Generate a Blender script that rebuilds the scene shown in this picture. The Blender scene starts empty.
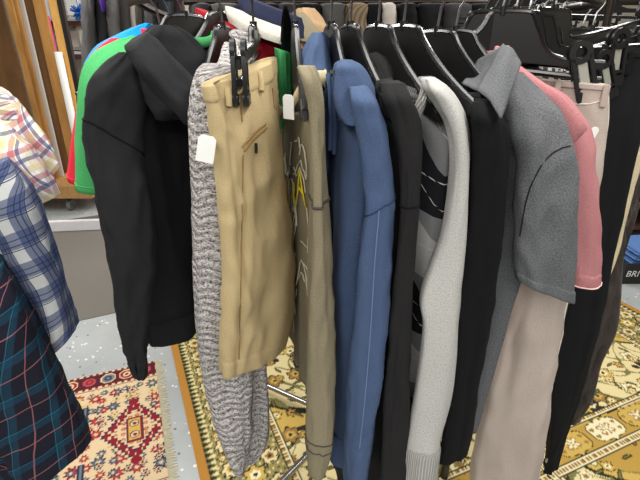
import bpy, bmesh, math, random
import numpy as np
from mathutils import Vector, noise, Matrix

random.seed(7)
V = Vector
SC = bpy.context.scene
COL = SC.collection
PI = math.pi

# ------------------------------------------------------------------ camera
F = 460.0
PITCH = math.radians(24.0)
EYE = 1.62
cam = bpy.data.cameras.new('camera')
cam.sensor_width = 36.0
cam.lens = 36.0 * F / 640.0
cam.clip_start = 0.02
co = bpy.data.objects.new('camera', cam)
COL.objects.link(co)
co.location = (0, 0, EYE)
co.rotation_euler = (PI / 2 - PITCH, 0, 0)
SC.camera = co


def P(px, py, Y):
    """point at depth Y (metres in front of where the photographer stood)"""
    dx = (px - 320) / F
    dy = -(py - 240) / F
    r = V((dx, math.cos(PITCH) + dy * math.sin(PITCH), -math.sin(PITCH) + dy * math.cos(PITCH)))
    t = Y / r.y
    return V((r.x * t, Y, EYE + r.z * t))


def G(px, py, z=0.0):
    dx = (px - 320) / F
    dy = -(py - 240) / F
    r = V((dx, math.cos(PITCH) + dy * math.sin(PITCH), -math.sin(PITCH) + dy * math.cos(PITCH)))
    t = (z - EYE) / r.z
    return V((r.x * t, r.y * t, z))


# ------------------------------------------------------------------ materials
def s2l(c):
    c = c / 255.0
    return c / 12.92 if c <= 0.04045 else ((c + 0.055) / 1.055) ** 2.4


def RGB(r, g, b):
    return (s2l(r), s2l(g), s2l(b), 1.0)


class NT:
    def __init__(self, name):
        self.m = bpy.data.materials.new(name)
        self.m.use_nodes = True
        self.t = self.m.node_tree
        self.t.nodes.clear()
        self.out = self.t.nodes.new('ShaderNodeOutputMaterial')
        self.b = self.t.nodes.new('ShaderNodeBsdfPrincipled')
        self.t.links.new(self.b.outputs[0], self.out.inputs[0])

    def n(self, typ, **kw):
        nd = self.t.nodes.new(typ)
        for k, v in kw.items():
            setattr(nd, k, v)
        return nd

    def l(self, a, b):
        self.t.links.new(a, b)

    def math(self, op, a, b=None, c=None):
        nd = self.n('ShaderNodeMath', operation=op)
        for i, x in enumerate((a, b, c)):
            if x is None:
                continue
            if isinstance(x, (int, float)):
                nd.inputs[i].default_value = x
            else:
                self.l(x, nd.inputs[i])
        return nd.outputs[0]

    def mix(self, fac, a, b):
        nd = self.n('ShaderNodeMix', data_type='RGBA')
        for i, x in ((0, fac), (6, a), (7, b)):
            if isinstance(x, (int, float, tuple)):
                nd.inputs[i].default_value = x
            else:
                self.l(x, nd.inputs[i])
        return nd.outputs[2]

    def noise(self, scale, coord=None, detail=3.0, rough=0.6):
        nd = self.n('ShaderNodeTexNoise')
        nd.inputs['Scale'].default_value = scale
        nd.inputs['Detail'].default_value = detail
        nd.inputs['Roughness'].default_value = rough
        if coord is not None:
            self.l(coord, nd.inputs['Vector'])
        return nd.outputs[0]

    def ramp(self, fac, lo, hi):
        nd = self.n('ShaderNodeMapRange')
        self.l(fac, nd.inputs[0])
        nd.inputs[1].default_value = lo
        nd.inputs[2].default_value = hi
        return nd.outputs[0]

    def coord(self, kind='Object', scale=None):
        tc = self.n('ShaderNodeTexCoord').outputs[kind]
        if scale is None:
            return tc
        mp = self.n('ShaderNodeMapping')
        mp.inputs['Scale'].default_value = scale
        self.l(tc, mp.inputs['Vector'])
        return mp.outputs[0]

    def bump(self, h, strength=0.3, dist=0.002):
        nd = self.n('ShaderNodeBump')
        nd.inputs['Strength'].default_value = strength
        nd.inputs['Distance'].default_value = dist
        self.l(h, nd.inputs['Height'])
        self.l(nd.outputs[0], self.b.inputs['Normal'])


def plain(name, col, rough=0.5, metal=0.0):
    t = NT(name)
    n = t.noise(25.0, t.coord('Object'))
    d = tuple(c * 0.86 for c in col[:3]) + (1,)
    t.l(t.mix(n, d, col), t.b.inputs['Base Color'])
    t.b.inputs['Roughness'].default_value = rough
    t.b.inputs['Metallic'].default_value = metal
    return t.m


def cloth(name, col, col2=None, scale=420.0, contrast=(0.35, 0.65), bump=0.35, stretch=(1, 1, 1), rough=0.9, sheen=0.0, low=0.12):
    """woven or knitted fabric: fine fleck, a faint wear pattern and a fine bump, in UV metres"""
    t = NT(name)
    c = t.coord('UV', stretch)
    fine = t.noise(scale, c, 2.0, 0.6)
    big = t.noise(14.0, t.coord('Object'), 3.0)
    if col2 is None:
        col2 = tuple(x * 0.72 for x in col[:3]) + (1,)
    base = t.mix(t.ramp(fine, *contrast), col2, col)
    worn = t.mix(t.math('MULTIPLY', big, low * 2), base, tuple(min(1, x * 1.35 + 0.004) for x in col[:3]) + (1,))
    t.l(worn, t.b.inputs['Base Color'])
    t.b.inputs['Roughness'].default_value = rough
    t.b.inputs['Sheen Weight'].default_value = sheen
    t.b.inputs['Specular IOR Level'].default_value = 0.2
    t.bump(fine, bump, 0.0012)
    return t.m


def plaid(name, base, stripes, rough=0.9):
    """stripes: (axis, period, offset, width, colour, strength)"""
    t = NT(name)
    uv = t.coord('UV')
    wob = t.n('ShaderNodeVectorMath', operation='ADD')
    nz = t.n('ShaderNodeTexNoise')
    nz.inputs['Scale'].default_value = 9.0
    sc = t.n('ShaderNodeVectorMath', operation='SCALE')
    sc.inputs[3].default_value = 0.012
    t.l(uv, nz.inputs['Vector'])
    t.l(nz.outputs[1], sc.inputs[0])
    t.l(uv, wob.inputs[0])
    t.l(sc.outputs[0], wob.inputs[1])
    sp = t.n('ShaderNodeSeparateXYZ')
    t.l(wob.outputs[0], sp.inputs[0])
    col = base
    for ax, per, off, w, c, st in stripes:
        f = t.math('FLOORED_MODULO', t.math('ADD', sp.outputs[ax], off), per)
        m = t.math('MULTIPLY', t.math('LESS_THAN', f, w), st)
        col = t.mix(m, col, c)
    fine = t.noise(500.0, uv, 2.0)
    dk = t.mix(t.math('MULTIPLY', fine, 0.35), col, (0.02, 0.02, 0.03, 1))
    t.l(dk, t.b.inputs['Base Color'])
    t.b.inputs['Roughness'].default_value = rough
    t.b.inputs['Specular IOR Level'].default_value = 0.2
    t.bump(fine, 0.3, 0.001)
    return t.m


def argyle(name):
    t = NT(name)
    uv = t.coord('UV')
    sp = t.n('ShaderNodeSeparateXYZ')
    t.l(uv, sp.inputs[0])
    u, v = sp.outputs[0], sp.outputs[1]
    hu, hv, u0, v0 = 0.13, 0.062, 0.165, 0.13
    fu = t.math('DIVIDE', t.math('SUBTRACT', u, u0), 2 * hu)
    fv = t.math('DIVIDE', t.math('SUBTRACT', v, v0), 2 * hv)
    s = t.math('ADD', t.math('ADD', fu, fv), 0.5)
    d = t.math('ADD', t.math('SUBTRACT', fu, fv), 0.5)
    a = t.math('FLOORED_MODULO', t.math('FLOOR', s), 2.0)
    b = t.math('FLOORED_MODULO', t.math('FLOOR', d), 2.0)
    fine = t.noise(600.0, uv, 2.0)
    g1 = t.mix(fine, RGB(92, 92, 94), RGB(136, 136, 136))
    g2 = t.mix(fine, RGB(20, 20, 23), RGB(34, 34, 38))
    lite = t.mix(fine, RGB(138, 138, 136), RGB(186, 185, 182))
    col = t.mix(t.math('MULTIPLY', t.math('SUBTRACT', 1.0, a), t.math('SUBTRACT', 1.0, b)), t.mix(t.math('MULTIPLY', t.math('MULTIPLY', a, b), t.math('GREATER_THAN', v, v0)), g1, lite), g2)
    # thin overcheck lines, half a diamond off the lattice
    for q in (s, d):
        f = t.math('FLOORED_MODULO', q, 1.0)
        line = t.math('LESS_THAN', t.math('ABSOLUTE', t.math('SUBTRACT', f, 0.5)), 0.008)
        dots = t.math('GREATER_THAN', t.math('SINE', t.math('MULTIPLY', v, 900.0)), -0.5)
        col = t.mix(t.math('MULTIPLY', line, dots), col, RGB(190, 188, 182))
    t.l(col, t.b.inputs['Base Color'])
    t.b.inputs['Roughness'].default_value = 0.95
    t.b.inputs['Specular IOR Level'].default_value = 0.15
    t.bump(fine, 0.4, 0.0012)
    return t.m


def ribbed(name, col, col2, freq=900.0, axis=0):
    t = NT(name)
    uv = t.coord('UV')
    sp = t.n('ShaderNodeSeparateXYZ')
    t.l(uv, sp.inputs[0])
    w = t.math('SINE', t.math('MULTIPLY', sp.outputs[axis], freq))
    h = t.ramp(w, -1, 1)
    n = t.noise(500.0, uv, 2.0)
    c = t.mix(t.math('MULTIPLY', t.math('ADD', h, n), 0.5), col2, col)
    t.l(c, t.b.inputs['Base Color'])
    t.b.inputs['Roughness'].default_value = 0.95
    t.b.inputs['Specular IOR Level'].default_value = 0.15
    t.bump(h, 0.6, 0.002)
    return t.m


def marled(name):
    t = NT(name)
    c = t.coord('UV', (1, 1.25, 1))
    warp = t.noise(22.0, c, 2.0)
    sp = t.n('ShaderNodeSeparateXYZ')
    t.l(t.coord('UV'), sp.inputs[0])
    f1 = t.noise(300.0, c, 2.0, 0.7)
    f2 = t.noise(120.0, c, 2.0, 0.6)
    # cable columns
    ph = t.math('ADD', t.math('MULTIPLY', sp.outputs[1], 430.0), t.math('MULTIPLY', warp, 9.0))
    cab = t.math('SINE', t.math('ADD', ph, t.math('MULTIPLY', t.math('SINE', t.math('MULTIPLY', sp.outputs[0], 150.0)), 1.9)))
    k = t.math('ADD', t.math('MULTIPLY', f1, 0.85), t.math('ADD', t.math('MULTIPLY', f2, 0.3), t.math('MULTIPLY', cab, 0.035)))
    col = t.mix(t.ramp(k, 0.44, 0.66), RGB(78, 74, 77), RGB(204, 198, 193))
    t.l(col, t.b.inputs['Base Color'])
    t.b.inputs['Roughness'].default_value = 1.0
    t.b.inputs['Specular IOR Level'].default_value = 0.1
    t.bump(t.math('ADD', t.math('MULTIPLY', cab, 0.5), f1), 0.9, 0.004)
    return t.m


def check(name):
    t = NT(name)
    ck = t.n('ShaderNodeTexChecker')
    ck.inputs['Scale'].default_value = 160.0
    ck.inputs['Color1'].default_value = RGB(215, 210, 205)
    ck.inputs['Color2'].default_value = RGB(60, 55, 55)
    t.l(t.coord('UV'), ck.inputs['Vector'])
    t.l(ck.outputs[0], t.b.inputs['Base Color'])
    t.b.inputs['Roughness'].default_value = 0.9
    return t.m


def speckle_floor(name):
    t = NT(name)
    c = t.coord('Object')
    big = t.noise(3.0, c, 5.0)
    base = t.mix(big, RGB(136, 140, 140), RGB(178, 181, 180))
    vo = t.n('ShaderNodeTexVoronoi')
    vo.inputs['Scale'].default_value = 26.0
    t.l(c, vo.inputs['Vector'])
    keep = t.math('GREATER_THAN', t.noise(9.0, c, 2.0), 0.5)
    m = t.math('MULTIPLY', t.math('LESS_THAN', vo.outputs[0], 0.2), keep)
    base = t.mix(t.math('MULTIPLY', m, 0.8), base, RGB(225, 225, 220))
    v2 = t.n('ShaderNodeTexVoronoi')
    v2.inputs['Scale'].default_value = 19.0
    mp = t.n('ShaderNodeMapping')
    mp.inputs['Location'].default_value = (3.3, 1.7, 0)
    t.l(c, mp.inputs['Vector'])
    t.l(mp.outputs[0], v2.inputs['Vector'])
    base = t.mix(t.math('MULTIPLY', t.math('LESS_THAN', v2.outputs[0], 0.12), 0.8), base, RGB(60, 60, 58))
    t.l(base, t.b.inputs['Base Color'])
    t.b.inputs['Roughness'].default_value = 0.32
    return t.m


def carpet_mat(name):
    t = NT(name)
    c = t.coord('Object')
    f = t.noise(260.0, c, 2.0)
    w = t.n('ShaderNodeTexWave')
    w.inputs['Scale'].default_value = 38.0
    w.inputs['Distortion'].default_value = 3.0
    t.l(c, w.inputs['Vector'])
    k = t.math('ADD', t.math('MULTIPLY', f, 0.7), t.math('MULTIPLY', w.outputs[1], 0.3))
    t.l(t.mix(k, RGB(70, 66, 60), RGB(122, 116, 108)), t.b.inputs['Base Color'])
    t.b.inputs['Roughness'].default_value = 1.0
    t.bump(k, 0.5, 0.003)
    return t.m


def painted(name):
    """rug pile whose dyed pattern is stored per vertex"""
    t = NT(name)
    at = t.n('ShaderNodeVertexColor')
    at.layer_name = 'dye'
    f = t.noise(330.0, t.coord('Object'), 2.0)
    t.l(t.mix(t.math('MULTIPLY', f, 0.35), at.outputs[0], (0.03, 0.025, 0.02, 1)), t.b.inputs['Base Color'])
    t.b.inputs['Roughness'].default_value = 1.0
    t.b.inputs['Specular IOR Level'].default_value = 0.1
    t.bump(f, 0.5, 0.002)
    return t.m


def wood(name, a, b, sc=(12, 12, 1.2)):
    t = NT(name)
    n = t.noise(4.0, t.coord('Object', sc), 4.0)
    t.l(t.mix(t.ramp(n, .3, .7), a, b), t.b.inputs['Base Color'])
    t.b.inputs['Roughness'].default_value = 0.6
    return t.m


M = {}
M['black_plastic'] = plain('black_plastic', RGB(23, 22, 22), 0.38)
M['rim_plastic'] = plain('black_plastic_rim', RGB(17, 17, 17), 0.24)
M['chrome'] = plain('chrome', RGB(165, 163, 160), 0.3, 1.0)
M['dark_steel'] = plain('dark_steel', RGB(60, 52, 46), 0.35, 0.8)
M['spring'] = plain('zinc_spring', RGB(205, 205, 190), 0.35, 0.6)
M['hoodie_black'] = cloth('black_fleece', RGB(33, 33, 35), RGB(24, 24, 26), bump=0.25)
M['green'] = cloth('green_jersey', RGB(74, 162, 96), RGB(60, 144, 82), bump=0.15)
M['red'] = cloth('red_jersey', RGB(216, 44, 66), RGB(190, 34, 54), bump=0.15)
M['azure'] = cloth('azure_jersey', RGB(22, 140, 205), RGB(16, 120, 180), bump=0.15)
M['marled'] = marled('marled_cable_knit')
M['khaki'] = cloth('khaki_twill', RGB(180, 160, 120), RGB(158, 138, 100), stretch=(1, 1.6, 1), bump=0.2, low=0.2)
M['khaki_stitch'] = cloth('khaki_stitching', RGB(140, 112, 66))
M['olive'] = cloth('washed_olive_jersey', RGB(130, 121, 98), RGB(112, 103, 82), bump=0.2, low=0.2)
M['olive_trim'] = cloth('cream_neck_rib', RGB(196, 184, 148))
M['dark_stitch'] = plain('dark_stitching', RGB(66, 58, 50), 0.9)
M['denim_blue'] = cloth('washed_blue_fleece', RGB(68, 84, 113), RGB(55, 70, 97), bump=0.3, low=0.2)
M['blue_dark'] = cloth('washed_blue_seam', RGB(40, 54, 82))
M['charcoal'] = cloth('charcoal_knit', RGB(34, 33, 33), RGB(23, 22, 23), bump=0.4)
M['lightgrey'] = cloth('light_grey_knit', RGB(178, 176, 171), RGB(136, 134, 130), contrast=(0.25, 0.6), bump=0.45)
M['lightgrey_rib'] = ribbed('light_grey_rib', RGB(190, 188, 182), RGB(110, 108, 104), 1300.0)
M['grey_rib'] = ribbed('grey_rib', RGB(120, 119, 116), RGB(60, 60, 60), 1300.0)
M['argyle'] = argyle('argyle_knit')
M['black'] = cloth('black_cotton', RGB(13, 13, 14), RGB(8, 8, 9), bump=0.25, low=0.05)
M['polo'] = cloth('heather_grey_pique', RGB(100, 101, 103), RGB(58, 59, 62), contrast=(0.3, 0.62), bump=0.35)
M['pink'] = cloth('dusty_pink_jersey', RGB(174, 118, 119), RGB(156, 99, 102), bump=0.2)
M['pink_in'] = cloth('pale_pink_edge', RGB(240, 200, 190))
M['stone'] = cloth('stone_cotton', RGB(176, 163, 152), RGB(158, 145, 135), bump=0.2, low=0.2)
M['stone_edge'] = cloth('pale_stone_edge', RGB(226, 216, 200))
M['trouser_black'] = cloth('black_suiting', RGB(20, 20, 21), RGB(14, 14, 15), bump=0.15)
M['cream_trouser'] = cloth('cream_chino', RGB(206, 192, 158), RGB(188, 172, 138))
M['shiny_brown'] = cloth('dark_brown_nylon', RGB(64, 57, 53), RGB(50, 44, 41), rough=0.36, bump=0.1)
M['hound'] = check('houndstooth_waist_lining')
M['paper'] = plain('white_paper', RGB(238, 238, 232), 0.8)
M['yellow_print'] = plain('yellow_print', RGB(232, 206, 10), 0.7)
M['white_print'] = plain('cracked_white_print', RGB(190, 184, 160), 0.8)
M['white_knit'] = cloth('white_fleece', RGB(206, 200, 186))
M['deep_red'] = cloth('deep_red_fleece', RGB(150, 16, 32))
M['navy'] = cloth('navy_fleece', RGB(28, 32, 56))
M['jeans'] = cloth('blue_denim', RGB(86, 118, 168), RGB(66, 96, 144))
M['speckle'] = speckle_floor('speckled_grey_paint')
M['carpet'] = carpet_mat('grey_brown_carpet')
M['rug'] = painted('rug_pile')
M['rug_edge'] = cloth('rug_binding', RGB(186, 128, 40))
M['fringe'] = cloth('cream_fringe', RGB(214, 204, 172))
M['card'] = wood('brown_cardboard', RGB(150, 104, 50), RGB(182, 132, 68), (3, 3, .7))
M['card_pale'] = wood('pale_cardboard', RGB(178, 136, 84), RGB(204, 164, 112), (3, 3, .7))
M['card_dark'] = wood('dark_cardboard', RGB(96, 64, 30), RGB(124, 86, 44), (3, 3, .7))
M['pine'] = wood('yellow_pine', RGB(196, 140, 62), RGB(222, 170, 92))
M['deck'] = wood('chipboard', RGB(160, 118, 66), RGB(186, 144, 88), (6, 6, 6))
M['dark_wood'] = wood('dark_shelf_wood', RGB(70, 46, 34), RGB(96, 64, 46))
M['white_metal'] = plain('white_enamel', RGB(232, 230, 234), 0.4)
M['rubber'] = plain('grey_rubber', RGB(110, 110, 108), 0.6)
M['wall'] = plain('cream_wall', RGB(214, 206, 190), 0.9)
M['bow'] = plain('blue_ribbon', RGB(30, 110, 205), 0.35)
M['bin'] = plain('black_card', RGB(26, 25, 25), 0.6)
M['ink_white'] = plain('white_ink', RGB(240, 240, 240), 0.6)
M['hot_pink'] = plain('hot_pink_card', RGB(226, 66, 126), 0.6)
M['grey_jacket'] = cloth('grey_suiting', RGB(78, 76, 75), RGB(62, 60, 60))
M['dark_jacket'] = cloth('charcoal_suiting', RGB(52, 51, 52), RGB(40, 39, 40))
M['purple'] = cloth('purple_lining', RGB(70, 40, 120))
M['pale_shirt'] = cloth('pale_shirting', RGB(190, 182, 172), RGB(165, 157, 148))
M['beige_coat'] = cloth('beige_coat', RGB(168, 138, 104))
M['brown_stripe'] = ribbed('brown_stripe', RGB(150, 132, 106), RGB(70, 58, 46), 160.0)

W_ = RGB(238, 234, 226)
M['multi'] = plaid('madras_plaid', W_, [
    (0, 0.0600, 0.0000, 0.0128, RGB(166, 48, 58), .6), (1, 0.0680, 0.0080, 0.0136, RGB(166, 48, 58), .6),
    (0, 0.0600, 0.0240, 0.0160, RGB(206, 184, 80), .45), (1, 0.0680, 0.0304, 0.0144, RGB(206, 184, 80), .4),
    (0, 0.0600, 0.0448, 0.0080, RGB(58, 66, 110), .75), (1, 0.0680, 0.0512, 0.0096, RGB(70, 76, 118), .7)])
M['blueplaid'] = plaid('blue_white_plaid', RGB(200, 202, 200), [
    (0, 0.0578, 0.0000, 0.0300, RGB(58, 74, 116), .78), (1, 0.0660, 0.0000, 0.0340, RGB(58, 74, 116), .72),
    (0, 0.0578, 0.0275, 0.0022, RGB(30, 38, 68), .9), (1, 0.0660, 0.0303, 0.0022, RGB(30, 38, 68), .9),
    (0, 0.0578, 0.0363, 0.0028, RGB(40, 52, 90), .8), (1, 0.0660, 0.0407, 0.0028, RGB(40, 52, 90), .8),
    (0, 0.0578, 0.0462, 0.0022, RGB(30, 38, 68), .8), (1, 0.0660, 0.0523, 0.0022, RGB(30, 38, 68), .8)])
M['tealplaid'] = plaid('navy_teal_plaid', RGB(24, 24, 38), [
    (0, 0.0828, 0.0000, 0.0144, RGB(14, 76, 100), .4), (1, 0.0900, 0.0000, 0.0144, RGB(14, 76, 100), .4),
    (0, 0.0828, 0.0043, 0.0029, RGB(20, 120, 146), .5), (1, 0.0900, 0.0043, 0.0029, RGB(20, 120, 146), .5),
    (0, 0.0828, 0.0432, 0.0025, RGB(176, 112, 114), .6), (1, 0.0900, 0.0490, 0.0025, RGB(176, 112, 114), .6)])
M['tanplaid'] = plaid('tan_check', RGB(196, 170, 122), [
    (0, .05, .0, .012, RGB(60, 48, 40), .8), (1, .06, .0, .012, RGB(60, 48, 40), .8), (1, .06, .03, .008, RGB(170, 50, 40), .8)])


# ------------------------------------------------------------------ object helpers
def tag(o, label=None, cat=None, group=None, kind=None):
    if label:
        o['label'] = label
    if cat:
        o['category'] = cat
    if group:
        o['group'] = group
    if kind:
        o['kind'] = kind
    return o


def thing(name, label, cat, loc=(0, 0, 0), group=None):
    o = bpy.data.objects.new(name, None)
    COL.objects.link(o)
    o.empty_display_size = 0.05
    o.location = loc
    tag(o, label, cat, group)
    return o


def mesh_obj(name, verts, faces, mat, parent=None, uvs=None, smooth=True, label=None):
    me = bpy.data.meshes.new(name)
    off = V((0, 0, 0))
    p = parent
    while p is not None:
        off += p.location
        p = p.parent
    me.from_pydata([tuple(V(v) - off) for v in verts], [], faces)
    if uvs is not None:
        ul = me.uv_layers.new(name='UVMap')
        li = np.empty(len(me.loops), dtype=np.int32)
        me.loops.foreach_get('vertex_index', li)
        ul.data.foreach_set('uv', np.asarray(uvs, dtype=np.float32)[li].ravel())
    me.materials.append(mat)
    me.polygons.foreach_set('use_smooth', [smooth] * len(me.polygons))
    me.update()
    o = bpy.data.objects.new(name, me)
    COL.objects.link(o)
    o.parent = parent
    if label:
        o['label'] = label
    return o


class MB:
    """collects shapes into one mesh"""

    def __init__(self):
        self.v, self.f = [], []

    def add(self, vs, fs):
        b = len(self.v)
        self.v += [V(x) for x in vs]
        self.f += [tuple(i + b for i in q) for q in fs]
        return self

    def box(self, c, s, rz=0.0, bev=0.0):
        c = V(c)
        x, y, z = s[0] / 2, s[1] / 2, s[2] / 2
        R = Matrix.Rotation(rz, 3, 'Z')
        bm = bmesh.new()
        bmesh.ops.create_cube(bm, size=1)
        for v in bm.verts:
            v.co = V((v.co.x * s[0], v.co.y * s[1], v.co.z * s[2]))
        if bev > 0:
            bmesh.ops.bevel(bm, geom=bm.edges[:], offset=bev, segments=2, affect='EDGES')
        bm.verts.index_update()
        self.add([c + R @ v.co for v in bm.verts], [[v.index for v in f.verts] for f in bm.faces])
        bm.free()
        return self

    def tube(self, pts, r, seg=10, closed=False):
        pts = [V(p) for p in pts]
        n = len(pts)
        rs = r if isinstance(r, (list, tuple)) else [r] * n
        vs, fs = [], []
        up = V((0, 0, 1))
        prev = None
        for i in range(n):
            if closed:
                t = pts[(i + 1) % n] - pts[i - 1]
            else:
                t = pts[min(i + 1, n - 1)] - pts[max(i - 1, 0)]
            t.normalize()
            if prev is None:
                a = up if abs(t.z) < 0.9 else V((1, 0, 0))
                x = t.cross(a).normalized()
            else:
                x = (prev - t * prev.dot(t)).normalized()
            prev = x
            y = t.cross(x)
            for k in range(seg):
                th = 2 * PI * k / seg
                vs.append(pts[i] + (x * math.cos(th) + y * math.sin(th)) * rs[i])
        m = n if closed else n - 1
        for i in range(m):
            j = (i + 1) % n
            for k in range(seg):
                k2 = (k + 1) % seg
                fs.append((i * seg + k, i * seg + k2, j * seg + k2, j * seg + k))
        if not closed:
            fs.append(tuple(range(seg))[::-1])
            fs.append(tuple((n - 1) * seg + k for k in range(seg)))
        return self.add(vs, fs)

    def plate(self, outline, O, ax, az, an, th, bev=0.0):
        """2D outline (x, z) in the plane spanned by ax/az, thickness th along an"""
        bm = bmesh.new()
        vs = [bm.verts.new((p[0], p[1], -th / 2)) for p in outline]
        f = bm.faces.new(vs)
        r = bmesh.ops.extrude_face_region(bm, geom=[f])
        for g in r['geom']:
            if isinstance(g, bmesh.types.BMVert):
                g.co.z += th
        if bev > 0:
            ed = [e for e in bm.edges if abs(e.verts[0].co.z - e.verts[1].co.z) < 1e-6]
            bmesh.ops.bevel(bm, geom=ed, offset=bev, segments=2, affect='EDGES')
        bmesh.ops.recalc_face_normals(bm, faces=bm.faces)
        bm.verts.index_update()
        self.add([V(O) + ax * v.co.x + az * v.co.y + an * v.co.z for v in bm.verts],
                 [[v.index for v in f.verts] for f in bm.faces])
        bm.free()
        return self

    def build(self, name, mat, parent=None, smooth=True, label=None, sharp=40):
        o = mesh_obj(name, self.v, self.f, mat, parent, None, smooth, label)
        if smooth:
            try:
                o.data.set_sharp_from_angle(angle=math.radians(sharp))
            except Exception:
                pass
        return o


def cr(p0, p1, p2, p3, t):
    return 0.5 * ((2 * p1) + (-p0 + p2) * t + (2 * p0 - 5 * p1 + 4 * p2 - p3) * t * t + (-p0 + 3 * p1 - 3 * p2 + p3) * t ** 3)


def spline(rows, n):
    """rows: list of equal-length numpy vectors"""
    rows = [np.asarray(r, float) for r in rows]
    m = len(rows)
    out = []
    for i in range(n):
        s = i / (n - 1) * (m - 1)
        k = min(int(s), m - 2)
        t = s - k
        out.append(cr(rows[max(k - 1, 0)], rows[k], rows[k + 1], rows[min(k + 2, m - 1)], t))
    return out


def nz(x, y, z):
    return noise.noise(V((x, y, z)))


def loft(name, rows, mat, parent=None, n=60, seg=40, fold=0.004, wrinkle=0.003, seed=0.0, ex=2.4, capbot='open', label=None,
         vfreq=3.0, hfreq=14.0, folds=3):
    """cloth tube through rings.  row = (L, R, b): the two ends of a ring's long axis and its half depth"""
    data = []
    for L, R, b in rows:
        data.append(np.array([*L, *R, b]))
    R_ = spline(data, n)
    vs, uv, fs = [], [], []
    alen = 0.0
    prevc = None
    for i, r in enumerate(R_):
        L, Rr, b = V(r[0:3]), V(r[3:6]), max(r[6], 0.002)
        c = (L + Rr) / 2
        A = (Rr - L) / 2
        a = A.length
        h = V((A.x, A.y, 0))
        if h.length < 1e-6:
            h = V((1, 0, 0))
        B = V((-h.y, h.x, 0)).normalized() * b
        if abs(h.y) < 1e-6:          # a sleeve hanging from a hanger that fans out: its depth follows the hanger
            B = V((c.x, c.y, 0)).normalized() * b
        Ah, Bh = A.normalized(), B.normalized()
        if prevc is not None:
            alen += (c - prevc).length
        prevc = c
        per = PI * (3 * (a + b) - math.sqrt((3 * a + b) * (a + 3 * b)))
        for k in range(seg + 1):
            th = 2 * PI * k / seg
            cs, sn = math.cos(th), math.sin(th)
            x = math.copysign(abs(cs) ** (2 / ex), cs)
            y = math.copysign(abs(sn) ** (2 / ex), sn)
            nd = (Ah * cs * b + Bh * sn * a)
            nd.normalize()
            lim = min(a, b)
            tw = 0.9 * nz(alen * 2.2, seed, 3.1)
            d = fold * math.sin(folds * th + 5 * tw + seed)
            d += fold * 0.9 * nz(cs * 2.2 + seed, sn * 2.2, alen * vfreq)
            w = nz(cs * 1.7 + alen * hfreq * 0.35 + seed * 2, sn * 1.7 - seed, alen * hfreq)
            d += wrinkle * (1 - 2 * abs(w)) * 1.0
            w2 = nz(cs * 2.6 + alen * hfreq * 0.9 + seed, sn * 2.6 + seed * 3, alen * hfreq * 0.8 + cs * 1.5)
            w3 = nz(cs * 5 - alen * hfreq * 1.3 + seed, sn * 5 + seed * 5, alen * hfreq * 2.2)
            amp = 0.4 + 1.2 * max(0.0, nz(alen * 5 + seed, 7.7, seed))
            d += wrinkle * amp * (0.9 * (0.5 - abs(w2) * 2) + 0.45 * w3)
            d = max(-lim * 0.30, min(d, lim * 0.45))
            if k < seg:
                vs.append(c + A * x + B * y + nd * d)
                uv.append((th / (2 * PI) * per, alen))
    N = seg
    for i in range(n - 1):
        for k in range(seg):
            k2 = (k + 1) % seg
            fs.append((i * N + k, (i + 1) * N + k, (i + 1) * N + k2, i * N + k2))
    # close the top
    top = len(vs)
    cc = sum((vs[k] for k in range(seg)), V((0, 0, 0))) / seg
    vs.append(cc)
    uv.append((0, 0))
    for k in range(seg):
        fs.append((top, k, (k + 1) % seg))
    # bottom: a turned-in mouth
    base = (n - 1) * N
    cb = sum((vs[base + k] for k in range(seg)), V((0, 0, 0))) / seg
    last = base
    upv = (V(R_[-3][0:3]) + V(R_[-3][3:6])) / 2 - (V(R_[-1][0:3]) + V(R_[-1][3:6])) / 2
    upv = upv.normalized()
    steps = ((0.86, 0.0), (0.80, 0.03)) if capbot == 'open' else ((0.7, -0.002),)
    for sc, dz in steps:
        st = len(vs)
        for k in range(seg):
            vs.append(cb + (vs[base + k] - cb) * sc + upv * dz)
            uv.append(uv[base + k])
        for k in range(seg):
            k2 = (k + 1) % seg
            fs.append((last + k, st + k, st + k2, last + k2))
        last = st
    e = len(vs)
    vs.append(cb + upv * steps[-1][1])
    uv.append(uv[base])
    for k in range(seg):
        fs.append((last + k, e, last + (k + 1) % seg))
    # the seam vertex wraps in u: acceptable at the back of the tube
    o = mesh_obj(name, vs, fs, mat, parent, uv, True, label)
    RINGS[o.name] = ([vs[i * N:(i + 1) * N] for i in range(n)], [V(v) for v in vs], fs)
    return o


RINGS = {}


def ring_at(o, q, grow=0.0, tilt=0.0, ph=0.0):
    """one ring of a finished cloth tube, q = 0..1 down its length, followed exactly"""
    rings = RINGS[o.name][0]
    n, m = len(rings), len(rings[0])
    out = []
    for k in range(m):
        t = max(0.0, min(1.0, q + tilt * math.cos(2 * PI * k / m + ph))) * (n - 1)
        i = min(int(t), n - 2)
        p = rings[i][k].lerp(rings[i + 1][k], t - i)
        c = sum(rings[i], V((0, 0, 0))) / m
        d = p - c
        a = rings[i][(k + 1) % m] - rings[i][k - 1]
        z = rings[i + 1][k] - rings[i][k]
        nn = a.cross(z)
        if nn.dot(d) < 0:
            nn = -nn
        nn = nn.normalized() if nn.length > 1e-9 else d.normalized()
        out.append(p + nn * grow)
    return out


def seam_on(o, q, name, mat, parent, r=0.0013, tilt=0.0, ph=0.0, grow=0.0004):
    return MB().tube(ring_at(o, q, grow, tilt, ph), r, 6, True).build(name, mat, parent)


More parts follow.
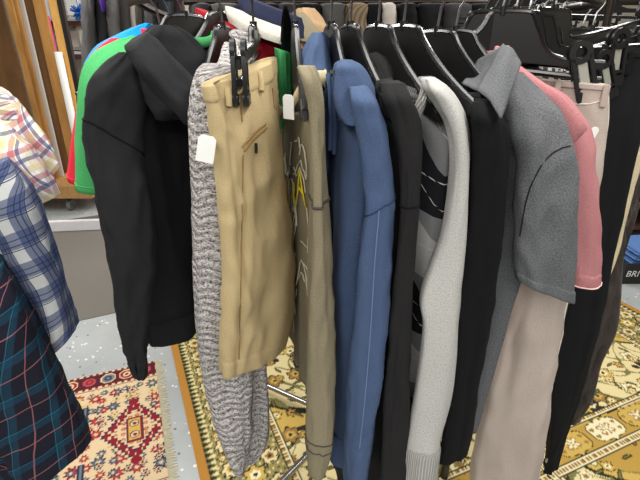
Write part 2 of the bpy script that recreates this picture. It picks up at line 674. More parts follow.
def seam_along(o, k, q0, q1, name, mat, parent, r=0.0013, grow=0.0006, n=40, drift=0.0):
    """a seam running down a finished tube at ring position k"""
    m = len(RINGS[o.name][0][0])
    pts = []
    for i in range(n):
        q = q0 + (q1 - q0) * i / (n - 1)
        kk = (k + drift * i / (n - 1)) % m
        k0 = int(kk)
        r_ = ring_at(o, q, grow)
        pts.append(r_[k0].lerp(r_[(k0 + 1) % m], kk - k0))
    return MB().tube(pts, r, 6).build(name, mat, parent)


def cuff_on(o, q0, q1, name, mat, parent, grow=0.0018, n=10, tilt=0.0, ph=0.0):
    """a doubled band lying on a finished tube"""
    vs, fs, uv = [], [], []
    m = len(RINGS[o.name][0][0])
    L = 0
    for i in range(n):
        q = q0 + (q1 - q0) * i / (n - 1)
        g = grow if 0 < i < n - 1 else 0.0
        r_ = ring_at(o, q, g, tilt, ph)
        per = sum((r_[k] - r_[k - 1]).length for k in range(m))
        L = L + ((sum(r_, V((0, 0, 0))) / m) - prev).length if i else 0
        prev = sum(r_, V((0, 0, 0))) / m
        for k in range(m):
            vs.append(r_[k])
            uv.append((k / m * per, L))
    for i in range(n - 1):
        for k in range(m):
            k2 = (k + 1) % m
            fs.append((i * m + k, (i + 1) * m + k, (i + 1) * m + k2, i * m + k2))
    return mesh_obj(name, vs, fs, mat, parent, uv)


def surf(o, px, py, off=0.001):
    """point of a finished cloth tube that lies in direction (px, py) from the eye"""
    from mathutils.bvhtree import BVHTree
    if o.name not in BV:
        BV[o.name] = BVHTree.FromPolygons(RINGS[o.name][1], RINGS[o.name][2])
    e = V((0, 0, EYE))
    d = (P(px, py, 1.0) - e).normalized()
    h = BV[o.name].ray_cast(e, d)
    if h[0] is None:
        h = BV[o.name].find_nearest(P(px, py, .75))
    nn = h[1] if h[1].dot(d) < 0 else -h[1]
    return h[0] + nn * off


BV = {}


def flap(name, quad, mat, parent, bulge=0.01, n=14, th=0.003, seed=0.0, curl=0.0):
    """a cut piece of cloth between four corners, gently curved"""
    A, B_, C, D = [P(*q) for q in quad]
    nn = (B_ - A).cross(D - A).normalized()
    vs, fs, uv = [], [], []
    for j in range(n + 1):
        for i in range(n + 1):
            u, v = i / n, j / n
            p = A * ((1 - u) * (1 - v)) + B_ * (u * (1 - v)) + C * (u * v) + D * ((1 - u) * v)
            p = p + nn * (bulge * math.sin(PI * u) * (0.4 + 0.6 * math.sin(PI * v)) + .003 * nz(u * 3 + seed, v * 3, seed) + curl * v * v)
            vs.append(p)
            uv.append((u * (B_ - A).length, v * (D - A).length))
    for j in range(n):
        for i in range(n):
            a = j * (n + 1) + i
            fs.append((a, a + 1, a + n + 2, a + n + 1))
    o = mesh_obj(name, vs, fs, mat, parent, uv)
    md = o.modifiers.new('thickness', 'SOLIDIFY')
    md.thickness = th
    md.offset = 0
    return o


def r2(L, R, b):
    return (P(*L), P(*R), b)


def prow(py, pxL, pxR, Y, b):
    return (P(pxL, py, Y), P(pxR, py, Y), b)


def prows(lst, Y0, Y1, b0, b1=None):
    """lst of (py, pxL, pxR); depth and thickness run linearly from the first row to the last"""
    b1 = b0 if b1 is None else b1
    m = len(lst) - 1
    out = []
    for i, (py, a, c) in enumerate(lst):
        t = i / m
        b = b0 + (b1 - b0) * t
        if i == 0:
            b *= 0.55
        out.append(prow(py, a, c, Y0 + (Y1 - Y0) * t, b))
    return out


def smooth2(pts, n):
    return [tuple(p) for p in spline([np.array(p) for p in pts], n)]


# ------------------------------------------------------------------ the round rack
RC = V((0.10, 1.45, 0))
RR = 0.60
RAILZ = 1.692
CREST = 1.632


def hookpos(px):
    """where on the front of the ring a hook seen at column px hangs"""
    X = 0.0
    for _ in range(40):
        dx = max(-0.59, min(0.59, X - RC.x))
        Y = RC.y - math.sqrt(RR * RR - dx * dx)
        d = Y * math.cos(PITCH)
        X = 0.5 * X + 0.5 * (px - 320) / F * d
    return V((X, Y, 0))


def arc(c, r, a0, a1, n, z):
    return [V((c.x + r * math.sin(a0 + (a1 - a0) * i / (n - 1)), c.y - r * math.cos(a0 + (a1 - a0) * i / (n - 1)), z)) for i in range(n)]


rack = thing('clothes_rack', 'round chrome clothes rack that carries the whole front row of clothes', 'rack', (RC.x, RC.y, 0.0))
b = MB()
ring = arc(RC, RR, math.radians(-62), math.radians(118), 80, RAILZ)
b.tube(ring, 0.0125, 12)
b.build('rail', M['dark_steel'], rack)
MB().tube([(RC.x, RC.y, 0.07), (RC.x, RC.y, 0.6), (RC.x, RC.y, RAILZ - .10)], 0.019, 16).build('pole', M['chrome'], rack)
for a in (-1.0, 1.95):
    MB().tube(smooth2([(RC.x, RC.y, RAILZ - .12), (RC.x + RR * .5 * math.sin(a), RC.y - RR * .5 * math.cos(a), RAILZ - .10), (RC.x + RR * .9 * math.sin(a), RC.y - RR * .9 * math.cos(a), RAILZ - .03), (RC.x + RR * math.sin(a), RC.y - RR * math.cos(a), RAILZ)], 20), 0.008, 8).build('spoke', M['dark_steel'], rack)
LZ = 0.075
for tip in (G(283, 480, LZ), G(252, 379, LZ), None, None):
    if tip is None:
        continue
    hub = V((RC.x, RC.y + 0.08, LZ))
    for sgn in (1, -1):
        d = (tip - hub)
        d.z = 0
        d = d.normalized() * 0.46 * sgn
        e = hub + d
        lb = MB()
        lb.tube([hub, e], 0.0125, 12)
        lg = lb.build('leg', M['chrome'], rack)
        fb = MB()
        fb.tube([e + V((0, 0, 0.014)), V((e.x, e.y, 0.0085))], 0.016, 12)
        fb.build('foot', M['black_plastic'], lg)
MB().tube([(RC.x, RC.y + 0.08, 0.055), (RC.x, RC.y + 0.08, 0.10)], 0.03, 16).build('hub', M['chrome'], rack)


# ------------------------------------------------------------------ hangers
HT = [(-.215, -.108), (-.16, -.083), (-.105, -.052), (-.064, -.022), (-.047, -.004), (-.032, 0.0), (0, .0015),
      (.032, 0.0), (.047, -.004), (.064, -.022), (.105, -.052), (.16, -.083), (.215, -.108)]
HB = [(.218, -.122), (.15, -.108), (.08, -.094), (0, -.088), (-.08, -.094), (-.15, -.108), (-.218, -.122)]


def hook_mesh(mb, O, ax, rail_off):
    """wire from the crest up and over the rail"""
    h = RAILZ - CREST + rail_off
    r = 0.0165
    pts = [O + V((0, 0, -0.01)), O + V((0, 0, h * 0.5)), O + V((0, 0, h))]
    pts = [O + ax * r * 0.0 + V((0, 0, -0.01))]
    pts += [O + V((0, 0, 0.01)), O + V((0, 0, h - 0.022)) + ax * 0.004]
    for k in range(11):
        a = -0.6 + k / 10 * (PI + 0.7)
        pts.append(O + V((0, 0, h)) + ax * (r * math.cos(a)) + V((0, 0, r * math.sin(a))))
    mb.tube(pts, 0.0022, 8)


def hanger_at(px, yaw, label, group='wide black suit hangers', z=CREST, hp=None, sc=1.0):
    hp = hookpos(px) if hp is None else V(hp)
    O = V((hp.x, hp.y, z))
    y = math.radians(yaw)
    ax = V((math.sin(y), -math.cos(y), 0))
    an = V((math.cos(y), math.sin(y), 0))
    up = V((0, 0, 1))
    t = thing('coat_hanger', label, 'hanger', O, group)
    ht, hb_ = [(p[0] * sc, p[1]) for p in HT], [(p[0] * sc, p[1]) for p in HB]
    MB().plate(smooth2(ht, 40) + smooth2(hb_, 20), O, ax, up, an, 0.009, 0.002).build('shoulder_panel', M['black_plastic'], t)
    rim = MB()
    rim.tube([O + ax * p[0] + up * p[1] for p in smooth2(ht, 46)], 0.0050, 8)
    rim.build('rim', M['rim_plastic'], t)
    cb = MB()
    cb.tube([O + up * -0.004, O + up * 0.010], 0.0065, 10)
    cb.build('hook_socket', M['black_plastic'], t)
    hb = MB()
    hook_mesh(hb, O, ax, 0.0)
    hb.build('hook', M['chrome'], t)
    return t, O, ax, an


def rounded(cx, cy, w, h, r, n=8):
    out = []
    for sx, sy, a0 in ((1, 1, 0), (-1, 1, PI / 2), (-1, -1, PI), (1, -1, 3 * PI / 2)):
        for k in range(n):
            a = a0 + k / (n - 1) * PI / 2
            out.append((cx + sx * (w / 2 - r) + r * math.cos(a), cy + sy * (h / 2 - r) + r * math.sin(a)))
    return out


def clip_part(parent, O, ax, an, tilt=0.0, s=1.0, spring=True):
    """plastic trouser clip: two ring-topped jaws with a zinc spring between them"""
    R = Matrix.Rotation(tilt, 3, an)
    cx = R @ ax
    up = R @ V((0, 0, 1))
    jb = MB()
    n = 24
    for side in (1, -1):
        off = an * (0.007 * side)
        # ring
        ro, ri = 0.0155 * s, 0.0075 * s
        zt = 0.022 * s
        vs, fs = [], []
        for dd in (-0.003, 0.003):
            for k in range(n):
                a = 2 * PI * k / n
                vs.append(O + off + an * dd + cx * ro * math.cos(a) + up * (zt + ro * math.sin(a)))
            for k in range(n):
                a = 2 * PI * k / n
                vs.append(O + off + an * dd + cx * ri * math.cos(a) + up * (zt + ri * math.sin(a)))
        for k in range(n):
            k2 = (k + 1) % n
            fs += [(k, k2, n + k2, n + k), (2 * n + k, 3 * n + k, 3 * n + k2, 2 * n + k2),
                   (k, 2 * n + k, 2 * n + k2, k2), (n + k, n + k2, 3 * n + k2, 3 * n + k)]
        jb.add(vs, fs)
        # two rails and foot of the jaw
        for sx in (1, -1):
            jb.plate(rounded(sx * 0.0115 * s, -0.014 * s, 0.0065 * s, 0.062 * s, 0.002 * s, 4), O + off, cx, up, an, 0.006, 0.001)
        jb.plate(rounded(0, -0.040 * s, 0.029 * s, 0.017 * s, 0.004 * s, 4), O + off, cx, up, an, 0.008, 0.001)
        jb.plate(rounded(0, -0.026 * s, 0.02 * s, 0.005 * s, 0.002 * s, 4), O + off, cx, up, an, 0.006, 0.001)
    c = jb.build('clip', M['black_plastic'], parent)
    if spring:
        sb = MB()
        sb.plate(rounded(0, -0.009 * s, 0.0125 * s, 0.034 * s, 0.002 * s, 4), O, cx, up, an, 0.013, 0.001)
        sb.build('spring_plate', M['spring'], c, label='bright zinc spring plate')
    return c


def clip_hanger(px, end, clips, label, hp=None, tilt=0.0, far=0.19, z=CREST, crest=0.05, drop=0.062, spring=True, cs=1.0):
    """hanger with a dipped bar; end = near end of the bar in space; clips = distances back from that end"""
    hp = hookpos(px) if hp is None else V(hp)
    O = V((hp.x, hp.y, z))
    end = V(end)
    d = end - O
    L = math.hypot(d.x, d.y)
    ax = V((d.x, d.y, 0)) / L
    an = V((-ax.y, ax.x, 0))
    up = V((0, 0, 1))
    ze = end.z - O.z
    slope = (ze + drop) / L
    t = thing('clip_hanger', label, 'hanger', O, 'clip hangers on the round rack')

    def bz(s):
        return -drop + slope * s

    top = [(-far, bz(-far)), (-crest - .045, bz(-crest - .045) + .002), (-crest - .012, -.025), (-crest, -.004), (-crest + .012, 0), (0, .001),
           (crest - .012, 0), (crest, -.004), (crest + .012, -.025), (crest + .045, bz(crest + .045) + .002), (L, bz(L))]
    bot = [(L, bz(L) - .012), (crest, bz(crest) - .014), (0, bz(0) - .014), (-crest, bz(-crest) - .014), (-far, bz(-far) - .012)]
    tp = smooth2(top, 40)
    MB().plate(tp + bot, O, ax, up, an, 0.008, 0.0015).build('shoulder_panel', M['black_plastic'], t)
    MB().tube([O + ax * p[0] + up * p[1] for p in tp], 0.005, 8).build('rim', M['rim_plastic'], t)
    MB().tube([O + ax * -far + up * (bz(-far) - .028), O + ax * L + up * (bz(L) - .028)], 0.0055, 8).build('bar', M['rim_plastic'], t)
    hb = MB()
    hook_mesh(hb, O, ax, 0.0)
    hb.build('hook', M['chrome'], t)
    MB().tube([O + up * -0.004, O + up * 0.010], 0.0065, 10).build('hook_socket', M['black_plastic'], t)
    for cdist in clips:
        s = L - cdist
        clip_part(t, O + ax * s + up * (bz(s) - (.018 if cs == 1 else .012)), ax, an, tilt, s=cs, spring=spring)
    return t, O, ax, an


# ------------------------------------------------------------------ tops on hangers
class Body:
    def __init__(self, O, ax, an, w, zhem, wh=0.92, nw=0.30, fdip=0.06, bdip=0.012, t=0.022, far=1.0, front=-1, seed=0.0,
                 fold=0.006, lean=(0, 0), drop=0.086, lift=0.012, chest=0.9):
        self.__dict__.update(locals())

    def top(self, u, side):
        a = abs(u)

        def hz(x):
            if x >= HT[-1][0]:
                return HT[-1][1] - (x - HT[-1][0]) * 0.8
            for (x0, z0), (x1, z1) in zip(HT[6:], HT[7:]):
                if x <= x1:
                    return z0 + (z1 - z0) * (x - x0) / (x1 - x0)

        def sh(q):
            return self.O.z + self.lift + hz(q * self.w) - 0.004 - 0.02 * max(0, q - .8) / .2
        if a < self.nw:
            q = (1 - (a / self.nw) ** 2)
            return sh(self.nw) - (self.fdip if side == self.front else self.bdip) * q ** 0.55
        return sh(a)

    def S(self, side, u, v, off=0.0):
        zt = self.top(u, side)
        z = zt + (self.zhem - zt) * v
        k = v
        wid = self.w * (1 + (self.chest - 1) * min(1, k * 5) + (self.wh - self.chest) * max(0, (k - .2) / .8))
        s = u * wid * (self.far if u < 0 else 1.0)
        prof = max(0.0, 1 - abs(u) ** 4) ** 0.5
        h = self.t * prof * (0.30 + 0.70 * min(1, v * 6)) + 0.003
        f = self.fold * min(1, v * 3) * (0.8 * math.sin(u * 7 + self.seed + 2 * nz(v * 2, self.seed, 0)) + 1.3 * nz(u * 4 + self.seed, v * 2.2, side * .3))
        f += self.fold * 0.5 * nz(u * 9, v * 9, self.seed + 4)
        lx = self.lean[0] * v
        ly = self.lean[1] * v
        return self.O * 1 + self.ax * s + self.an * (side * (h + off) + f) + V((lx, ly, z - self.O.z))

    def build(self, name, mat, parent, nu=56, nv=56):
        obs = []
        vs, fs, uv = [], [], []
        for side in (1, -1):
            base = len(vs)
            for j in range(nv + 1):
                for i in range(nu + 1):
                    u = -1 + 2 * i / nu
                    v = j / nv
                    vs.append(self.S(side, u, v))
                    uv.append((u * self.w, v * (self.O.z - self.zhem)))
            for j in range(nv):
                for i in range(nu):
                    a = base + j * (nu + 1) + i
                    q = (a, a + 1, a + nu + 2, a + nu + 1)
                    fs.append(q if side == 1 else q[::-1])
        m = (nu + 1) * (nv + 1)
        for j in range(nv):
            for i in (0, nu):
                a = j * (nu + 1) + i
                q = (a, a + nu + 1, m + a + nu + 1, m + a)
                fs.append(q if i == 0 else q[::-1])
        for i in range(nu):
            u = -1 + 2 * (i + .5) / nu
            if abs(u) > self.nw:
                fs.append((i, m + i, m + i + 1, i + 1))
        o = mesh_obj(name, vs, fs, mat, parent, uv)
        md = o.modifiers.new('thickness', 'SOLIDIFY')
        md.thickness = 0.0025
        md.offset = -1
        return o

    def neckband(self, name, mat, parent, h=0.022, r=0.004, out=0.0, n=64):
        """a flat rib that follows the neck opening"""
        ring = []
        for k in range(n):
            a = 2 * PI * k / n
            u = self.nw * 1.02 * math.cos(a)
            side = 1 if math.sin(a) >= 0 else -1
            p = self.S(side, u, 0.0, off=0.006 + 0.018 * abs(math.sin(a)))
            ring.append(p)
        vs, fs, uv = [], [], []
        c = sum(ring, V((0, 0, 0))) / n
        prof = [(0, -h * .55), (r, -h * .5), (r, h * .45), (0, h * .5), (-r, h * .45), (-r, -h * .5)]
        L = 0
        for i, p in enumerate(ring):
            o_ = (p - c)
            o_.z = 0
            o_.normalize()
            if i:
                L += (p - ring[i - 1]).length
            for q in prof:
                vs.append(p + o_ * (q[0] - out * (q[1] / h)) + V((0, 0, q[1])))
                uv.append((L, q[1]))
        m = len(prof)
        for i in range(n):
            j = (i + 1) % n
            for k in range(m):
                k2 = (k + 1) % m
                fs.append((i * m + k, j * m + k, j * m + k2, i * m + k2))
        return mesh_obj(name, vs, fs, mat, parent, uv)

    def hemband(self, name, mat, parent, v0=0.93, off=0.004, nu=40):
        vs, fs, uv = [], [], []
        for side in (1, -1):
            base = len(vs)
            for j in range(4):
                for i in range(nu + 1):
                    u = (-1 + 2 * i / nu)
                    v = v0 + (1.012 - v0) * j / 3
                    vs.append(self.S(side, u, v, off))
                    uv.append((u * self.w, v))
            for j in range(3):
                for i in range(nu):
                    a = base + j * (nu + 1) + i
                    q = (a, a + 1, a + nu + 2, a + nu + 1)
                    fs.append(q if side == 1 else q[::-1])
        m = (nu + 1) * 4
        for j in range(3):
            for i in (0, nu):
                a = j * (nu + 1) + i
                q = (a, a + nu + 1, m + a + nu + 1, m + a)
                fs.append(q if i == 0 else q[::-1])
        o = mesh_obj(name, vs, fs, mat, parent, uv)
        return o

    def far_sleeve(self, mat, parent, length=0.5, r=0.05, seed=1.0):
        tip = self.S(1, -0.97, 0.0)
        rows = []
        for k in range(5):
            q = k / 4
            c = tip + V((0, 0, -length * q - 0.01)) + self.ax * (0.012 * math.sin(q * 3))
            rr = r * (0.75 if k == 0 else 1.0 - 0.35 * q)
            rows.append((c - self.an * rr * 0.55, c + self.an * rr * 0.55, rr * (0.4 if k == 0 else .8)))
        return loft('sleeve', rows, mat, parent, n=30, seg=24, seed=seed)


def band(name, rows, mat, parent, grow=0.002, seed=0.0, n=10, label=None, seg=40, fold=0.0, wrinkle=0.0, folds=3):
    """short tube around a sleeve or leg, a touch wider than it"""
    rr = []
    for L, R, bb in rows:
        d = (R - L).normalized() * grow
        rr.append((L - d, R + d, bb + grow))
    return loft(name, rr, mat, parent, n=n, seg=seg, fold=fold, wrinkle=wrinkle, seed=seed, label=label, folds=folds)


def stitch(name, row, mat, parent, r=0.0013, grow=0.002, seg=40, ex=2.4):
    """a thread line once around a tube"""
    L, R, bb = row
    c = (L + R) / 2
    A = (R - L) / 2
    B = V((-A.y, A.x, 0)).normalized() * (bb + grow)
    A = A + A.normalized() * grow
    pts = []
    for k in range(seg):
        th = 2 * PI * k / seg
        cs, sn = math.cos(th), math.sin(th)
        pts.append(c + A * math.copysign(abs(cs) ** (2 / ex), cs) + B * math.copysign(abs(sn) ** (2 / ex), sn))
    return MB().tube(pts, r, 6, True).build(name, mat, parent)


def sheet_tag(name, parent, c, w, h, ax, up, mat):
    mb = MB()
    an = ax.cross(up).normalized()
    mb.plate([(-w / 2, -h / 2), (w / 2, -h / 2), (w / 2, h / 2 - .004), (w / 2 - .004, h / 2), (-w / 2 + .004, h / 2), (-w / 2, h / 2 - .004)], c, ax, up, an, 0.0008)
    return mb.build(name, mat, parent, smooth=False)


# ---- 1 azure, red, green tees at the left
def tee(px, tip, yaw, hl, gl, name_mat, rows, Yr, zhem, label_h, seed, bb=0.045, far=0.9, w=0.235, z=CREST, hp=None):
    h, O, ax, an = hanger_at(px, yaw, label_h, z=z, hp=hp)
    t = thing('t_shirt', gl, 't-shirt', V((O.x, O.y, zhem)))
    B = Body(O, ax, an, w, zhem, far=far, seed=seed, nw=.33, t=.016)
    B.build('body', M[name_mat], t)
    B.neckband('neckband', M[name_mat], t, h=.018)
    rws = rows
    so = loft('sleeve', rws, M[name_mat], t, n=40, fold=.003, wrinkle=.002, seed=seed)
    B.far_sleeve(M[name_mat], t, 0.2, 0.06, seed)
    seam_on(so, .965, 'hem_stitch', M[name_mat], t, .0012)
    return t


def hung(name, px, yaw, hl, glabel, cat, w, zhem, **kw):
    z = kw.pop('z', CREST)
    h, O, ax, an = hanger_at(px, kw.pop('hyaw', yaw), hl, z=z, sc=kw.pop('hsc', 1.0))
    y = math.radians(yaw)
    ax, an = V((math.sin(y), -math.cos(y), 0)), V((math.cos(y), math.sin(y), 0))
    t = thing(name, glabel, cat, V((O.x, O.y, zhem)))
    return t, Body(O, ax, an, w, zhem, **kw)


def zat(py, Y):
    return P(320, py, Y).z


# ---- tees behind the black hoodie
TEES = [
    ('azure', 'black hanger inside the azure tee, farthest left on the rack', 'bright azure blue tee showing only its shoulder behind the red tee',
     (-.325, 1.03, 0), -28, [r2((146, 23, .99), (152, 24, .99), .006), r2((122, 32, .97), (150, 36, .99), .02), r2((100, 43, .94), (146, 52, .97), .035), r2((87, 57, .92), (140, 70, .96), .04), r2((81, 80, .91), (128, 90, .95), .04),
      r2((79, 110, .91), (116, 112, .94), .04)], 1.02, .175),
    ('red', 'black hanger inside the red tee at the left of the rack', 'bright red tee squeezed between the azure and green tees',
     (-.290, .995, 0), -28, [r2((113, 38, .93), (120, 38, .94), .006), r2((100, 45, .91), (126, 52, .93), .02), r2((86, 62, .88), (124, 70, .90), .03), r2((77, 100, .87), (116, 104, .89), .04), r2((70, 142, .86), (110, 142, .88), .04), r2((66, 178, .86), (102, 180, .88), .04)], 1.03, .18),
    ('green', 'black hanger inside the green tee, its crest behind the hoodie hanger', 'green tee with short sleeve hanging behind the black hoodie',
     (-.258, .97, 0), -28, [r2((134, 36, .90), (142, 38, .91), .006), r2((112, 44, .87), (144, 54, .89), .02), r2((96, 54, .84), (142, 70, .87), .03), r2((85, 70, .82), (138, 86, .85), .035), r2((80, 100, .81), (132, 106, .83), .04), r2((78, 142, .80), (124, 144, .82), .04), r2((78, 188, .80), (116, 191, .82), .038)], 1.05, .19),
]
for i, (mn, hl, gl, hp, yaw, rows, zh, w) in enumerate(TEES):
    tee(0, None, yaw, hl, gl, mn, rows, None, zh, hl, 1.0 + i * 2.3, hp=hp, w=w, bb=.04)

# ---- black hoodie
t, B = hung('hoodie', 187, -30, 'black hanger inside the black hoodie, its broad crest facing the camera', 'black pullover hoodie hanging side on at the left end of the rack', 'hoodie',
            .225, 1.03, nw=.34, t=.044, fold=.010, seed=2.0, wh=.90, chest=.97, far=.85, z=1.652)
B.build('body', M['hoodie_black'], t)
B.hemband('hem_band', M['hoodie_black'], t, .9, .004)
rows = [r2((124, 52, .80), (131, 52, .82), .01), r2((106, 68, .77), (138, 76, .83), .022), r2((93, 86, .75), (142, 100, .82), .03), r2((87, 108, .745), (142, 122, .81), .032), r2((87, 140, .74), (142, 152, .79), .032),
        r2((94, 180, .73), (147, 188, .77), .032), r2((103, 220, .72), (154, 226, .755), .032), r2((110, 258, .71), (155, 262, .745), .03), r2((117, 300, .71), (150, 302, .735), .028), r2((123, 335, .71), (146, 335, .725), .024),
        r2((129, 356, .71), (146, 356, .72), .02), r2((136, 375, .71), (144.5, 375, .715), .016)]
so = loft('sleeve', rows, M['hoodie_black'], t, n=100, fold=.002, wrinkle=.005, seed=5.0)
cuff_on(so, .91, .995, 'cuff', M['hoodie_black'], t)
seam_on(so, .34, 'armhole_seam', M['black'], t, .0016, tilt=.03, ph=0.0)
B.far_sleeve(M['hoodie_black'], t, .5, .05, 3.0)
hood = [(P(153, 25, .84), P(172, 25, .86), .008), (P(143, 34, .83), P(183, 33, .87), .02), (P(131, 46, .82), P(194, 46, .88), .028), (P(129, 60, .81), P(203, 60, .88), .03),
        (P(138, 76, .80), P(206, 76, .88), .03), (P(148, 94, .79), P(208, 92, .87), .03), (P(156, 110, .78), P(208, 108, .86), .026), (P(160, 120, .78), P(204, 118, .85), .014)]
loft('hood', hood, M['hoodie_black'], t, n=40, fold=.006, wrinkle=.004, seed=8.0)
loft('hood_rim', [r2((127, 49, .755), (144, 33, .78), .014), r2((139, 71, .735), (163, 50, .765), .022), r2((156, 92, .725), (183, 71, .76), .022), r2((176, 112, .72), (202, 94, .755), .018), r2((186, 124, .725), (206, 112, .76), .010)], M['hoodie_black'], t, n=40, fold=.003, wrinkle=.003, seed=2.4)

# ---- marled cable cardigan
t, B = hung('cardigan', 223, -4, 'black hanger inside the marled cardigan, left of the khaki shorts', 'chunky grey and white marled cable knit cardigan with a white price tag', 'cardigan',
            .20, .98, nw=.6, t=.03, fold=.006, seed=3.0, chest=.86, wh=.8, lift=.0)
B.build('body', M['marled'], t)
rows = prows([(64, 205, 224), (76, 195, 232), (96, 189, 238), (130, 188, 242), (200, 191, 244), (270, 192, 246), (340, 195, 248), (380, 202, 248), (420, 213, 248), (450, 226, 247), (465, 235, 244)], .70, .69, .04, .03)
loft('sleeve', rows, M['marled'], t, n=90, fold=.005, wrinkle=.003, seed=1.2)
rows = prows([(180, 228, 258), (240, 236, 260), (310, 240, 262), (370, 240, 265), (410, 240, 267), (440, 241, 265), (455, 242, 258)], .76, .74, .03, .025)
loft('front_flap', rows, M['marled'], t, n=60, fold=.005, wrinkle=.003, seed=2.2)
# shawl collar: a thick knitted loop round the neck
loft('shawl_collar', [r2((238, 29, .90), (246, 30, .91), .010), r2((234, 33, .88), (250, 34, .91), .016), r2((240, 44, .86), (252, 44, .89), .016), r2((238, 58, .83), (250, 58, .86), .016), r2((234, 76, .78), (247, 78, .82), .016)], M['marled'], t, n=40, fold=.003, wrinkle=.002)
loft('shawl_collar', [r2((228, 42, .84), (237, 42, .86), .008), r2((226, 54, .80), (238, 54, .84), .012), r2((222, 68, .76), (236, 70, .80), .014), r2((214, 84, .73), (232, 86, .76), .012)], M['marled'], t, n=40, fold=.003, wrinkle=.002)
B.far_sleeve(M['marled'], t, .55, .05, 4.0)
# price tag
sheet_tag('price_tag', t, P(206, 149, .585), .023, .035, V((.96, 0, -.22)).normalized(), V((.22, 0, .96)).normalized(), M['paper'])

# ---- khaki shorts on a clip hanger
end = P(238, 60, .63)
h, O, ax, an = clip_hanger(254, end, [.012], 'black clip hanger with its long bar holding the khaki shorts', far=.10, drop=.022, spring=False, cs=.97)
t = thing('shorts', 'khaki cotton shorts with zipped side pocket clipped to the hanger left of centre', 'shorts', P(260, 355, .74))
kr = [(P(207, 84, .61), P(273, 57, .80), .010), (P(214, 105, .61), P(275, 78, .80), .016), (P(219, 130, .61), P(276, 100, .80), .02), (P(225, 165, .61), P(278, 145, .80), .022),
      (P(230, 210, .61), P(281, 190, .80), .024), (P(234, 260, .61), P(285, 235, .80), .026), (P(233, 310, .61), P(286, 280, .80), .028),
      (P(231, 350, .61), P(285, 312, .80), .028), (P(231, 377, .61), P(280, 334, .80), .026)]
so = loft('shorts_legs', kr, M['khaki'], t, n=100, seg=72, fold=.009, wrinkle=.008, seed=6.0, hfreq=11)
cuff_on(so, .004, .11, 'waistband', M['khaki'], t, .0025)
for px_, py_ in ((226, 88), (258, 74)):
    MB().tube([surf(so, px_, py_, .004), surf(so, px_ + .8, py_ + 9, .005), surf(so, px_ + 1.5, py_ + 18, .003)], .0045, 8).build('belt_loop', M['khaki'], t)
    MB().tube([surf(so, px_ + 14 + k_ * .4, py_ + 14 + k_ * 4, .0006) for k_ in range(6)], .0012, 6).build('waist_pleat', M['khaki_stitch'], t)


zp = MB()
zp.tube([surf(so, 244 + 22 * q / 8, 151 - 23 * q / 8 - 2 * math.sin(PI * q / 8)) for q in range(9)], .0015, 8)
zp.tube([surf(so, 242 + 23 * q / 8, 147 - 23 * q / 8 - 2 * math.sin(PI * q / 8)) for q in range(9)], .0015, 8)
zp.build('pocket_welt', M['khaki_stitch'], t)
MB().tube([surf(so, 254.5, 143, .003), surf(so, 254.8, 148, .003), surf(so, 254.3, 153, .003)], .0022, 8).build('zip_pull', M['black_plastic'], t, label='small dark zip pull')
MB().tube([surf(so, 243 - 4 * q / 12 , 155 + q * 17, .0004) for q in range(13)], .0010, 6).build('side_seam', M['khaki_stitch'], t)
cuff_on(so, .915, .998, 'hem', M['khaki'], t, .0012)

# ---- olive long sleeved tee
t, B = hung('long_sleeved_tee', 295, 13, 'black hanger seen edge on inside the washed olive tee', 'washed olive long sleeved tee with yellow lettering and white price tag', 't-shirt',
            .205, .97, nw=.72, fdip=.07, bdip=.02, t=.018, fold=.004, seed=1.5, chest=.9, wh=.9, hyaw=6)
B.build('body', M['olive'], t)
B.neckband('neckband', M['olive_trim'], t, h=.02, r=.004)
orow = prows([(66, 298, 312), (78, 303, 317), (100, 308, 321), (130, 311, 322.5), (165, 312, 323.5), (240, 310, 328), (320, 308, 331), (400, 309, 333), (440, 309, 331), (467, 310, 323)], .635, .62, .034, .028)
so = loft('sleeve', orow, M['olive'], t, n=90, fold=.003, wrinkle=.003, seed=3.3)
seam_on(so, .50, 'shoulder_seam', M['dark_stitch'], t, .0022)
seam_on(so, .865, 'cuff_stitch', M['dark_stitch'], t, .0013)
seam_on(so, .895, 'cuff_stitch', M['dark_stitch'], t, .0013)
fs_ = prows([(200, 292, 306), (260, 293, 307), (320, 295, 308), (362, 295, 308)], .84, .84, .035, .03)
so = loft('sleeve', fs_, M['olive'], t, n=40, fold=.003, wrinkle=.003, seed=7.0)
seam_on(so, .94, 'cuff_stitch', M['dark_stitch'], t, .002)
sheet_tag('price_tag', t, P(288.5, 107, .70), .018, .036, V((.9, -.42, -.05)).normalized(), V((.0, -.1, 1)).normalized(), M['paper'])


def text_part(txt, size, mat, parent, name, mapf):
    cu = bpy.data.curves.new('lettering', 'FONT')
    cu.body = txt
    cu.size = size
    cu.extrude = 0.0
    cu.resolution_u = 4
    ob = bpy.data.objects.new('lettering', cu)
    COL.objects.link(ob)
    dg = bpy.context.evaluated_depsgraph_get()
    me = bpy.data.meshes.new_from_object(ob.evaluated_get(dg))
    bpy.data.objects.remove(ob)
    bm = bmesh.new()
    bm.from_mesh(me)
    bmesh.ops.triangulate(bm, faces=bm.faces)
    bmesh.ops.subdivide_edges(bm, edges=bm.edges, cuts=2)
    bm.verts.index_update()
    vs = [mapf(v.co.x, v.co.y) for v in bm.verts]
    fs = [[v.index for v in f.verts] for f in bm.faces]
    bm.free()
    return mesh_obj(name, vs, fs, mat, parent, None, False)


OB = B
side = -1 if an.x < 0 else 1
